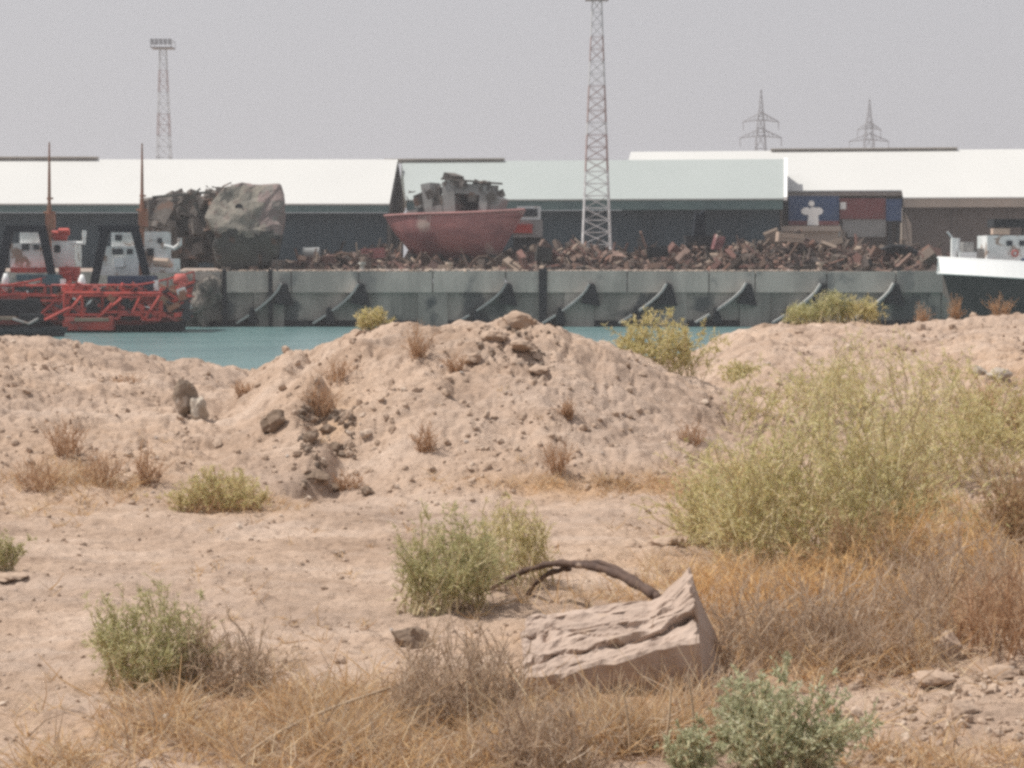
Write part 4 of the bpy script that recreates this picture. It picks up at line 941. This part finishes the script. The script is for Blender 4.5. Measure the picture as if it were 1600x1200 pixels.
pb(M['tan'], 'life_jackets', wb, (1552, 357, 1578, 366, YW + .5, .8)); pb(M['cont_blue'], 'blue_board', wb, (1596, 404, 1612, 420, YW + .1, .2))
mb = MB(); mb.tube([Q(1498, 372, YW + 1), Q(1497, 388, YW + 1), Q(1500, 404, YW + 1)], .1, 6); mb.bar(Q(1480, 362, YW + .7), Q(1490, 374, YW + .7), .1); mb.build('anchor_davit', M['steel_white'], wb)

# ------------------------------------------------------------------ plants
def ribbons(P0, P1, w0, w1, g):
    d = P1 - P0; d /= (np.linalg.norm(d, axis=1)[:, None] + 1e-9)
    s_ = np.cross(d, g.normal(size=d.shape)); s_ /= (np.linalg.norm(s_, axis=1)[:, None] + 1e-9)
    w0 = np.broadcast_to(np.asarray(w0, float).reshape(-1, 1), (len(P0), 1)); w1 = np.broadcast_to(np.asarray(w1, float).reshape(-1, 1), (len(P0), 1))
    V_ = np.stack([P0 - s_ * w0, P0 + s_ * w0, P1 + s_ * w1, P1 - s_ * w1], 1).reshape(-1, 3)
    return V_, np.arange(len(V_)).reshape(-1, 4)
def chains(P, w, g):
    """P: n x k x 3 polylines -> connected ribbons (one island per line)"""
    n_, k, _ = P.shape; d = P[:, -1] - P[:, 0]; s_ = np.cross(d, g.normal(size=d.shape)); s_ /= (np.linalg.norm(s_, axis=1)[:, None] + 1e-9)
    ww = w * np.linspace(1, .35, k)[None, :, None] if np.isscalar(w) else w[:, None, None] * np.linspace(1, .3, k)[None, :, None]
    V_ = np.stack([P - s_[:, None] * ww, P + s_[:, None] * ww], 2).reshape(-1, 3)
    b_ = (np.arange(n_) * 2 * k)[:, None, None] + (np.arange(k - 1) * 2)[None, :, None] + np.array([0, 1, 3, 2])[None, None]
    return V_, b_.reshape(-1, 4)
def shrub(name, label, cat, base, h, rad, leafm, stemm, nst=70, ntw=9, nlf=7, leaf=(.012, .028), lw=.0028, tilt=75, seed=1, lean=(0, 0), group=None, ry=None, spread=.34):
    g = np.random.default_rng(seed); ry = ry or rad * .9
    r = root(name, base, label, cat, group); b0 = np.array(base)
    th = g.uniform(0, 2 * math.pi, nst); fi = np.radians(tilt) * g.random(nst) ** .6; sc = g.uniform(.62, 1.08, nst)
    lob = 1 + .22 * np.sin(th * 3 + seed) + .15 * np.sin(th * 5 + seed * 2)
    end = np.stack([rad * np.sin(fi) * np.cos(th) * lob * sc + lean[0] * h, ry * np.sin(fi) * np.sin(th) * lob * sc + lean[1] * h, h * np.cos(fi) * sc + .03], 1)
    sr = np.sqrt(g.random(nst)) * spread; sa = th + g.normal(0, .7, nst)
    st_ = np.stack([rad * sr * np.cos(sa), ry * sr * np.sin(sa), np.zeros(nst)], 1); bx = st_ + b0
    st_[:, 2] = H(bx[:, 0], bx[:, 1]) - b0[2] - .02
    ctl = st_ + (end - st_) * np.array([.30, .30, .62]) + g.normal(0, .04 * rad, (nst, 3))
    t = np.linspace(0, 1, 7)[None, :, None]
    P = (1 - t) ** 2 * st_[:, None] + 2 * t * (1 - t) * ctl[:, None] + t * t * end[:, None]
    P[:, 1:-1] += g.normal(0, .012, P[:, 1:-1].shape)
    # twigs
    nt_ = nst * ntw; si = np.repeat(np.arange(nst), ntw); tt = g.uniform(.22, 1.0, nt_)
    k0 = np.minimum((tt * 6).astype(int), 5); fr = (tt * 6 - k0)[:, None]
    p0 = P[si, k0] * (1 - fr) + P[si, k0 + 1] * fr; dirn = P[si, k0 + 1] - P[si, k0]; dirn /= np.linalg.norm(dirn, axis=1)[:, None]
    dr = dirn * .9 + g.normal(0, .55, (nt_, 3)) + np.array([0, 0, .22]); dr /= np.linalg.norm(dr, axis=1)[:, None]
    tl = (g.uniform(.10, .26, nt_) * h * (1.15 - .5 * tt))[:, None]
    p1 = p0 + dr * tl * .5; p2 = p1 + (dr + g.normal(0, .22, (nt_, 3))) * tl * .5
    TW = np.stack([p0, p1, p2], 1)
    V1, F1 = chains(P + b0, .0035 + .002 * h, g); V2, F2 = chains(TW + b0, .0016 + .0004 * h, g)
    np_mesh('stems', np.concatenate([V1, V2]), np.concatenate([F1, F2 + len(V1)]), stemm, None, r)
    if nlf:
        nl = nt_ * nlf; ti = np.repeat(np.arange(nt_), nlf); u_ = g.random(nl)[:, None]
        q0 = np.where(u_ < .5, p0[ti] + (p1 - p0)[ti] * u_ * 2, p1[ti] + (p2 - p1)[ti] * (u_ * 2 - 1))
        ld = dr[ti] * .8 + g.normal(0, .7, (nl, 3)); ld /= np.linalg.norm(ld, axis=1)[:, None]
        V3, F3 = ribbons(q0 + b0, q0 + b0 + ld * g.uniform(leaf[0], leaf[1], nl)[:, None], lw * g.uniform(.6, 1.3, nl), lw * .5, g)
        np_mesh('foliage', V3, F3, leafm, None, r)
    return r
L_ = lambda s_: M[s_]
def crest_pt(px_, Yc_): 
    x = (px_ - 800) / F * Yc_; return Vector((x, Yc_, float(H(np.array([x]), np.array([Yc_]))[0])))
GR = 'low desert shrubs on the bare earth'
# olive shrubs on the right slope
shrub('desert_shrub', 'largest sprawling olive yellow shrub on the right, standing in dry grass', 'shrub', G(1270, 880), .86, .80, M['leaf_olive'], M['stem'], 200, 10, 7, (.015, .040), .0034, 78, 1, ry=.6, spread=.66)
shrub('desert_shrub', 'low olive shrub spreading at the foot of the largest one towards the mound', 'shrub', G(1150, 850), .50, .44, M['leaf_olive'], M['stem'], 120, 10, 6, (.013, .032), .003, 82, 2, lean=(-.1, 0), spread=.6)
shrub('desert_shrub', 'olive shrub at the frame edge above the pale earth patch', 'shrub', G(1500, 745), .66, .74, M['leaf_olive'], M['stem'], 105, 9, 6, (.017, .040), .0038, 70, 3, spread=.7)
shrub('desert_shrub', 'thin wispy green shrub reaching towards the right mound crest', 'shrub', G(1385, 640), .62, .85, M['leaf_olive'], M['stem'], 70, 8, 5, (.018, .042), .0038, 56, 4, spread=.85)
shrub('desert_shrub', 'sparse olive shrub on the slope behind the largest one', 'shrub', G(1250, 660), .50, .72, M['leaf_olive'], M['stem'], 70, 8, 5, (.018, .042), .0038, 60, 5, spread=.85)
shrub('desert_shrub', 'brownish olive scrub beside the pale stones on the right slope', 'shrub', G(1570, 690), .50, .50, M['leaf_yellow'], M['dry_brown'], 90, 10, 6, (.016, .034), .004, 80, 6)
shrub('desert_shrub', 'green yellow bush on the shoulder of the central mound against the water', 'shrub', crest_pt(1038, 17.0), .46, .54, M['leaf_yellow'], M['stem'], 100, 9, 6, (.022, .045), .005, 64, 7, lean=(-.1, 0), spread=.65)
shrub('desert_shrub', 'small pale bush on the crest left of the central mound top', 'shrub', crest_pt(583, 16.7), .17, .22, M['leaf_yellow'], M['stem'], 40, 7, 5, (.02, .035), .0045, 66, 8, spread=.5)
shrub('desert_shrub', 'small yellow tuft in the dip right of the central mound', 'shrub', G(1150, 600), .16, .22, M['leaf_yellow'], M['stem'], 40, 7, 5, (.016, .032), .0045, 74, 9)
shrub('desert_shrub', 'flat yellow green bush at the foot of the left mound', 'shrub', G(345, 797), .24, .38, M['leaf_yellow'], M['dry_brown'], 130, 9, 6, (.012, .028), .003, 72, 10, spread=.7)
shrub('desert_shrub', 'bushy grey green shrub behind the arched dead branch', 'shrub', G(690, 952), .42, .33, M['leaf_green'], M['stem'], 130, 10, 7, (.011, .027), .0024, 66, 11, lean=(.10, 0), spread=.6)
shrub('desert_shrub', 'upright yellowing shoots on the right side of the shrub by the branch', 'shrub', G(790, 918), .36, .32, M['leaf_yellow'], M['stem'], 80, 9, 6, (.011, .026), .0024, 56, 12, spread=.75)
shrub('desert_shrub', 'grey green shrub with pale stems in the lower left, beside a dead one', 'shrub', G(235, 1078), .35, .30, M['leaf_green'], M['stem'], 105, 10, 7, (.009, .023), .0022, 66, 13, lean=(-.03, 0), spread=.5)
shrub('desert_shrub', 'faint small green plant at the left frame edge on the flat earth', 'shrub', G(8, 890), .20, .14, M['leaf_green'], M['stem'], 36, 8, 6, (.010, .022), .0024, 62, 14)
shrub('saltbush', 'silvery green saltbush in front of the broken slab at the bottom edge', 'shrub', G(1215, 1215), .32, .30, M['leaf_salt'], M['stem'], 90, 11, 10, (.009, .020), .0036, 76, 15)
shrub('saltbush', 'small silvery sprig at the bottom edge left of the larger saltbush', 'shrub', G(1078, 1215), .16, .12, M['leaf_salt'], M['stem'], 30, 8, 8, (.008, .018), .0032, 66, 16)
shrub('desert_shrub', 'golden brown scrub between the largest olive shrub and the frame edge shrub', 'shrub', G(1400, 815), .52, .50, M['leaf_yellow'], M['dry_brown'], 110, 10, 6, (.014, .032), .0036, 80, 17)
shrub('desert_shrub', 'golden dry scrub at the frame edge below the pale earth patch', 'shrub', G(1590, 860), .50, .40, M['leaf_gold'], M['dry_brown'], 110, 10, 5, (.013, .03), .0032, 78, 18)
shrub('desert_shrub', 'low golden tangle under the lower right of the largest shrub', 'shrub', G(1350, 915), .36, .40, M['leaf_gold'], M['dry_brown'], 110, 10, 5, (.012, .026), .0030, 82, 19)
shrub('desert_shrub', 'tall thin pale shoots sticking up from the middle of the olive shrubs', 'shrub', G(1345, 800), .95, .62, M['leaf_olive'], M['stem'], 46, 8, 5, (.016, .036), .0034, 50, 28, spread=.8)
shrub('dead_bush', 'golden brown dead brush between the two grey ones right of the slab', 'dead bush', G(1300, 985), .34, .38, None, M['dry_gold'], 130, 13, 0, tilt=62, seed=29, spread=.9)
shrub('dead_bush', 'golden dead brush above the grey ones, under the scrub at the right', 'dead bush', G(1460, 900), .36, .42, None, M['dry_gold'], 130, 13, 0, tilt=62, seed=30, spread=.9)
shrub('dead_bush', 'short golden dead brush just behind the spike of the slab', 'dead bush', G(1130, 965), .28, .30, None, M['dry_gold'], 110, 13, 0, tilt=62, seed=31, spread=.9)
# dead brush
shrub('dead_bush', 'dead grey brown bush leaning on the green shrub in the lower left', 'dead bush', G(355, 1075), .25, .27, None, M['dry_grey'], 130, 15, 0, tilt=78, seed=20, spread=.6)
shrub('dead_bush', 'wide dead grey brush left of the broken slab', 'dead bush', G(715, 1130), .34, .32, None, M['dry_grey'], 170, 15, 0, tilt=74, seed=21, spread=.75)
shrub('dead_bush', 'pale tangled dead twigs in front of the slab at the bottom edge', 'dead bush', G(850, 1205), .24, .26, None, M['dry_grey'], 120, 15, 0, tilt=78, seed=22, spread=.7)
shrub('dead_bush', 'grey dead brush directly right of the slab spike', 'dead bush', G(1215, 1040), .34, .36, None, M['dry_grey'], 120, 14, 0, tilt=70, seed=23, spread=.85)
shrub('dead_bush', 'grey brown dead brush below the largest olive shrub', 'dead bush', G(1370, 1030), .34, .40, None, M['dry_grey'], 110, 14, 0, tilt=70, seed=24, spread=.85)
shrub('dead_bush', 'dead grey brush near the frame edge above the pale earth bank', 'dead bush', G(1500, 960), .40, .42, None, M['dry_grey'], 100, 13, 0, tilt=70, seed=25, spread=.85)
shrub('dead_bush', 'brown dead brush at the frame edge among dry grass', 'dead bush', G(1585, 1010), .32, .34, None, M['dry_brown'], 130, 13, 0, tilt=72, seed=26, spread=.8)
shrub('dead_bush', 'dark tangled dead brush in the shade right of the slab', 'dead bush', G(1150, 1130), .18, .16, None, M['dry_grey'], 80, 12, 0, tilt=80, seed=27)
for k, (px_, py_, h, rd, lab) in enumerate([
    (655, 556, .26, .17, 'reddish dry tuft high on the central mound left of its boulders'), (530, 590, .16, .22, 'flat dry brown tuft on the left end of the central mound'),
    (665, 700, .20, .16, 'thin dry tuft midway down the central mound'), (712, 580, .12, .12, 'tiny dry tuft below the boulders of the central mound'), (885, 652, .12, .09, 'small dry sprig in the middle of the central mound face'),
    (1080, 692, .18, .16, 'dry brown tuft near the left side of the olive shrubs'), (870, 745, .22, .18, 'straw coloured tuft at the foot of the central mound'), (500, 650, .22, .20, 'dry brown tuft at the top of the gully'),
    (105, 712, .26, .22, 'dry reddish brush on the left mound, uppermost'), (60, 770, .22, .24, 'dry brush low on the left mound at the frame edge'), (160, 760, .24, .22, 'dry brush on the left mound, lower middle'), (230, 755, .26, .16, 'dry brush on the left mound nearest the yellow green bush'),
    (545, 770, .12, .16, 'dusty little tuft at the gully mouth'), (1440, 497, .26, .16, 'dry reddish tuft on the right crest left of the tall one'), (1492, 497, .36, .14, 'tall dry reddish tuft on the right crest below the vessel'), (1562, 497, .26, .24, 'wide red brown dry brush on the right crest at the frame edge'),
    (380, 620, .12, .14, 'faint tuft near the top of the left mound'), (200, 600, .10, .2, 'faint greenish tuft on the far slope of the left mound')]):
    shrub('dry_tuft', lab, 'dry tuft', crest_pt(px_, 23.8) if py_ == 497 else G(px_, py_), h, rd, None, M['dry_brown'], 46, 10, 0, tilt=72, seed=40 + k, group='dry tufts scattered on the mounds')
def crest_pt(px_, Yc_): 
    x = (px_ - 800) / F * Yc_; return Vector((x, Yc_, float(H(np.array([x]), np.array([Yc_]))[0])))
# reed-like green strip on the right crest
for k, (px_, h, lab) in enumerate([(1255, .22, 'low green reedy clump on the right crest, nearest the water'), (1300, .34, 'tallest green reedy clump on the right crest'), (1345, .30, 'green reedy clump on the right crest beside the reddish tuft')]):
    shrub('reed_clump', lab, 'reeds', crest_pt(px_, 23.7), h * .95, .34, M['leaf_yellow'] if k == 2 else M['leaf_green'], M['stem'], 60, 6, 4, (.03, .07), .0045, 40, 70 + k, spread=.9, group='green clumps along the right crest')

# dry grass (uncountable) in the straw patches
g = np.random.default_rng(90)
PX = []; PYY = []; HT = []
for cx, cy, rx, ry, s_, nb, ht in [(350, 1120, 260, 70, .9, 2600, .09), (540, 1160, 300, 80, 1, 6500, .11), (110, 1195, 120, 26, .7, 700, .07), (1250, 980, 320, 100, .9, 7500, .13), (1520, 900, 150, 100, .8, 3600, .15), (960, 1150, 190, 40, .8, 1500, .10), (950, 762, 190, 14, .85, 1400, .06), (1180, 790, 150, 60, .7, 2600, .10), (130, 765, 150, 40, .45, 1500, .09), (350, 790, 110, 14, .6, 600, .07), (1560, 640, 80, 60, .5, 1200, .10), (1480, 1190, 180, 30, .5, 900, .07), (1120, 900, 60, 50, .6, 1300, .12), (730, 1180, 220, 50, 1, 2600, .08), (700, 900, 700, 260, .1, 1500, .05), (960, 1165, 150, 14, 1, 2000, .15), (1060, 1120, 60, 30, 1, 500, .14)]:
    nb = int(nb * 1.3); nc_ = nb // 14; ccx = g.normal(cx, rx * .5, nc_); ccy = g.normal(cy, ry * .5, nc_)
    j_ = g.integers(0, nc_, nb); PX.append(ccx[j_] + g.normal(0, 5, nb)); PYY.append(ccy[j_] + g.normal(0, 2.2, nb)); HT.append(np.full(nb, ht))
PX = np.concatenate(PX); PYY = np.concatenate(PYY); HT = np.concatenate(HT)
kp = (fbm(PX / 70, PYY / 38, 44, 3) + g.normal(0, .18, len(PX))) > -.34; PX, PYY, HT = PX[kp], PYY[kp], HT[kp]
x, y, z, dn_ = hit(PX, np.clip(PYY, 560, 1230)); P0 = np.stack([x, y, z - .004], 1)[dn_]; HT = HT[dn_] * g.uniform(.4, 1.35, dn_.sum())
d = np.stack([g.normal(0, .75, len(P0)), g.normal(0, .75, len(P0)), g.uniform(.25, 1.1, len(P0))], 1) * HT[:, None]
Pm = P0 + d * .55; Pe = P0 + d + g.normal(0, .25, d.shape) * HT[:, None]
V_, F_ = chains(np.stack([P0, Pm, Pe], 1), g.uniform(.0012, .0038, len(P0)), g)
tag(np_mesh('dry_grass', V_, F_, M['dry_grass']), 'straw coloured dry grass and litter between the shrubs', 'grass', None, 'stuff')

# earth clods, pebbles (uncountable)
def field(n_, box, size, m_, name, label, seed, flat=.7, mound=False):
    g = np.random.default_rng(seed); px_ = g.uniform(box[0], box[2], n_); py_ = g.uniform(box[1], box[3], n_)
    keep = (fbm(px_ / 60, py_ / 40, seed, 3) > -.25); px_, py_ = px_[keep], py_[keep]
    x, y, z, d_ = hit(px_, py_); px_, x, y, z = px_[d_], x[d_], y[d_], z[d_]
    s_ = (size[0] + (size[1] - size[0]) * g.random(len(x)) ** 4) * y / F
    dims = s_[:, None] * g.uniform(.6, 1.3, (len(x), 3)); P = np.stack([x, y, z + s_ * .15], 1)
    V_, F_ = scatter(P, dims, g, flat=1.0); tag(np_mesh(name, V_, F_, m_), label, 'earth clods', None, 'stuff')
field(5000, (-150, 500, 1750, 790), (1.2, 8.0), M['clod'], 'earth_clods', 'crumbled earth clods covering the mounds', 101)
field(5200, (-150, 780, 1750, 1230), (1.2, 6.0), M['clod'], 'earth_crumbs', 'loose earth crumbs on the flat ground', 102)
field(1500, (1280, 1050, 1750, 1230), (2, 11), M['clod'], 'bank_clods', 'pale crumbled clods on the bank in the lower right', 103)
field(520, (470, 640, 555, 765), (2, 9), M['dark_clod'], 'gully_clods', 'crumbled lumps in the gully, dark for its soil and its painted shade', 105)  # dark tone covers both the soil and the shade in the gully
field(220, (740, 505, 870, 600), (2, 7), M['dark_clod'], 'crust_clods', 'dark crust fragments below the crowning boulder', 106)
field(700, (-150, 560, 1750, 1230), (1.0, 4.0), M['pebble'], 'pebbles', 'scattered pale pebbles on the dry ground', 104)

# ------------------------------------------------------------------ single boulders
def rock(px_, py_, wpx, hpx, m_, lab, seed, sub=3, ry=None, cat='rock', name='boulder', up=.3):
    c_ = G(px_, py_); s_ = c_.y / F; return lump(name, lab, cat, c_ + Vector((0, 0, hpx * s_ * up)), (wpx / 2 * s_ * 1.15, (ry or wpx) / 2 * s_, hpx / 2 * s_ * 1.2), m_, seed, sub, .28)
rock(808, 508, 54, 34, M['boulder'], 'rounded earth boulder crowning the central mound', 1, 4, up=.1)
rock(752, 512, 38, 24, M['boulder'], 'smaller boulder left of the one crowning the central mound', 2, up=.1)
rock(700, 516, 26, 16, M['boulder'], 'low knob on the crest further left of the two top boulders', 3)
rock(290, 650, 36, 60, M['boulder_grey'], 'grey upright stone on the left mound, left half of a pair', 4, ry=34, up=.45)
rock(311, 655, 30, 46, M['pale_stone'], 'pale stone standing in for the lit face of the grey upright one', 5, ry=34)  # pale tone paints the lit face of the upright stone
rock(432, 672, 40, 34, M['debris'], 'dark angular stone on the left mound near the gully', 6)
for k, (a, b_, w_, h_, lab) in enumerate([(486, 700, 26, 18, 'dark lump highest in the gully'), (522, 712, 28, 20, 'dark lump in the gully against the central mound'), (496, 752, 36, 16, 'dark flat stone at the gully mouth'), (526, 762, 22, 12, 'small dark stone at the gully mouth, nearest the flat'), (512, 682, 26, 16, 'little dark lump at the top of the gully'), (574, 772, 18, 12, 'lone dark pebble stone right of the gully mouth')]):
    rock(a, b_, w_, h_, M['debris'], lab, 10 + k)  # their dark tone also stands in for shaded erosion in the gully
for k, (a, b_, w_, h_, lab) in enumerate([(770, 540, 34, 20, 'broken crust block under the crowning boulder'), (815, 552, 40, 20, 'crust block right below the crowning boulder'), (845, 585, 44, 16, 'flat crust block lower on the central mound'), (740, 560, 30, 16, 'crust block below the smaller top boulder'), (1560, 598, 34, 22, 'whitish stone at the frame edge on the right slope'), (1530, 590, 22, 20, 'small whitish stone beside the larger whitish one'), (1502, 640, 26, 30, 'pale upright stone in the scrub on the right slope'),
                                         (1040, 855, 60, 20, 'flat pale crust behind the slab spike'), (985, 852, 30, 14, 'small crust lump left of the flat pale one'), (1480, 850, 120, 34, 'long pale earth ledge in the dry grass at the right'), (1460, 1075, 60, 26, 'pale clod on the lower right bank'), (1500, 1120, 50, 24, 'pale clod lower on the right bank'), (1560, 1060, 56, 24, 'pale clod at the frame edge on the lower right bank'), (1482, 1030, 36, 46, 'pinkish upright stone above the lower right bank'),
                                         (715, 950, 44, 20, 'pale clod at the foot of the shrub behind the branch'), (10, 905, 50, 10, 'flat pale stone at the left frame edge'), (262, 1143, 26, 22, 'white stone in the straw at the lower left')]):
    rock(a, b_, w_, h_, M['pale_stone'] if 'whit' in lab else M['boulder'], lab, 30 + k)
rock(641, 1006, 52, 34, M['debris'], 'dark brown clod on the flat left of the slab', 60)

# broken slab
def Lp(a, b_, t): return a.lerp(b_, t)
s0 = root('broken_slab', G(960, 1120), 'broken pale slab with a raised corner half sunk in dry grass', 'slab')
NU, VS = 90, []
prof_n = [8, 9, 3, 26, 10]
Pt = []
for iu in range(NU + 1):
    u = iu / NU
    BF = Lp(Q(818, 1165, 7.20), Q(1118, 1160, 7.22), u); Fr = Lp(Q(814, 1060, 7.05), Q(1088, 988, 7.10), u)
    bpx = np.interp(u, [0, .35, .72, .90, 1], [822, 895, 1018, 1052, 1077]); bk_y = np.interp(u, [0, .15, .35, .72, .90, 1], [966, 962, 955, 940, 916, 889])
    Bk = Q(bpx, bk_y, 7.45); BB = Lp(Q(830, 1130, 7.5), Q(1160, 1110, 7.66), u)
    row = []
    for t in np.linspace(0, 1, 12)[:-1]: row.append(Lp(BF, Fr, t))
    cv = .20 + .10 * math.sin(u * 7) * .5 + .12 * u
    for v_ in np.linspace(0, 1, 44):
        p = Lp(Fr, Bk, v_); n_ = Vector((0, -.75, .65))
        g1 = math.exp(-((v_ - cv - .03 * math.sin(u * 31)) / .026) ** 2) * (.030 + .05 * max(0, u - .5)) * (1 if u > .06 else 0)
        low = .030 * (1 if v_ < cv else 0) * (.4 + u)
        g2 = math.exp(-((v_ - (cv + .30 - .25 * u + .03 * math.sin(u * 23))) / .018) ** 2) * .012 * (1 if .12 < u < .62 else 0)
        n1 = float(fbm(np.array([u * 15.]), np.array([v_ * 8.]), 4, 4)[0]) * .0028 - .030 * math.exp(-((u - .06) / .03) ** 2 - ((v_ - .66) / .06) ** 2) - .032 * math.exp(-((u - .15) / .022) ** 2 - ((v_ - .62) / .09) ** 2)
        step = .012 * (1 if v_ > .62 + .08 * math.sin(u * 5 + 1) + .03 * math.sin(u * 17) else 0) + .0016 * float(fbm(np.array([u * 34.]), np.array([v_ * 22.]), 9, 3)[0])
        row.append(p + n_ * (-g1 - low - g2 + n1 + step))
    for t in np.linspace(0, 1, 10)[1:]: row.append(Lp(Bk, BB, t))
    jx = float(fbm(np.array([u * 5.]), np.array([2.2]), 8, 3)[0])
    Pt.append([p + Vector((0, .012 * float(fbm(np.array([u * 9.]), np.array([k_ * .35]), 6, 3)[0]), .010 * float(fbm(np.array([u * 7. + 9]), np.array([k_ * .3]), 5, 3)[0]))) for k_, p in enumerate(row)])
K = len(Pt[0]); endc = Pt[-1]
for e_ in (0, NU):   # ragged ends
    for k_, p in enumerate(Pt[e_]): p.x += .012 * float(fbm(np.array([k_ * .5]), np.array([e_ * .1 + .3]), 2, 3)[0])
mb = MB(); vs = [p for r_ in Pt for p in r_]; fs = []
for iu in range(NU):
    for k_ in range(K - 1): fs.append((iu * K + k_, (iu + 1) * K + k_, (iu + 1) * K + k_ + 1, iu * K + k_ + 1))
for e_, fl in ((0, 1), (NU, -1)):
    cen = Vector((0, 0, 0))
    for p in Pt[e_]: cen += p / K
    vs.append(cen); ci = len(vs) - 1
    for k_ in range(K): fs.append((e_ * K + k_, e_ * K + (k_ + 1) % K, ci)[::fl])
mb.add(vs, fs); so_ = mb.build('slab_body', M['slab'], s0)
# arched dead branch
mb = MB()
def smooth_pts(pts, n_=5):
    o_ = []
    P_ = [pts[0]] + pts + [pts[-1]]
    for i_ in range(1, len(P_) - 2):
        for t in np.linspace(0, 1, n_, endpoint=False):
            a, b_, c_, d_ = P_[i_ - 1], P_[i_], P_[i_ + 1], P_[i_ + 2]
            o_.append(.5 * ((2 * b_) + (c_ - a) * t + (2 * a - 5 * b_ + 4 * c_ - d_) * t * t + (3 * b_ - a - 3 * c_ + d_) * t ** 3))
    o_.append(pts[-1]); return o_
def limb(keys, r0, r1, Y0_, Y1_):
    pts = smooth_pts([Q(a, b_, Y0_ + (Y1_ - Y0_) * k_ / (len(keys) - 1)) for k_, (a, b_) in enumerate(keys)]); n_ = len(pts)
    mb.tube([p + Vector((0, 0, R.gauss(0, .0015))) for p in pts], [(r0 + (r1 - r0) * k_ / n_) * (1 + .18 * math.sin(k_ * 1.7)) for k_ in range(n_)], 8)
limb([(748, 932), (790, 906), (832, 888), (872, 880), (905, 882), (945, 890), (985, 908), (1024, 930)], .010, .021, 9.4, 8.2)
limb([(905, 880), (940, 880), (975, 895), (1010, 918), (1030, 934)], .010, .016, 8.75, 8.15)
limb([(890, 888), (860, 895), (834, 915), (815, 948)], .013, .009, 8.85, 9.2)
tag(mb.build('dead_branch', M['branch'], None, True), 'dark dead branch arching out of the ground behind the slab', 'branch')
mb = MB()
a = G(372, 1212); b_ = G(610, 1112); mb.tube(smooth_pts([a + Vector((0, 0, .04)), a.lerp(b_, .25) + Vector((0, 0, .075)), a.lerp(b_, .6) + Vector((0, 0, .085)), b_ + Vector((0, 0, .075))]), [.006] * 16, 6)
tag(mb.build('dry_stalk', M['stalk']), 'long pale dry stalk lying across the straw at the bottom', 'stalk')
for k, (a_, c_, lab) in enumerate([((1035, 1190), (1050, 1060), 'upright straw stem in front of the slab'), ((1085, 1180), (1075, 1050), 'taller upright straw stem at the right half of the slab'), ((985, 1190), (975, 1085), 'short straw stem before the slab middle')]):
    p = G(*a_); q = Q(c_[0], c_[1], p.y + .02); mb = MB(); mb.tube([p, p.lerp(q, .5) + Vector((.006, 0, 0)), q], [.005, .0045, .003], 5); tag(mb.build('straw_stem', M['stalk']), lab, 'stalk', 'straw stems before the slab')

# ------------------------------------------------------------------ dusty air
m = bpy.data.materials.new('dusty_haze'); m.use_nodes = True; n = m.node_tree; n.nodes.clear()
pv = n.nodes.new('ShaderNodeVolumePrincipled'); pv.inputs['Density'].default_value = .00055; pv.inputs['Color'].default_value = (.93, .93, .96, 1); pv.inputs['Anisotropy'].default_value = .2
o_ = n.nodes.new('ShaderNodeOutputMaterial'); n.links.new(pv.outputs[0], o_.inputs['Volume'])
mb = MB(); mb.box(-1500, 1500, -70, 1500, -8, 75); tag(mb.build('haze', m), 'pale dusty haze over the dock', None, None, 'stuff')
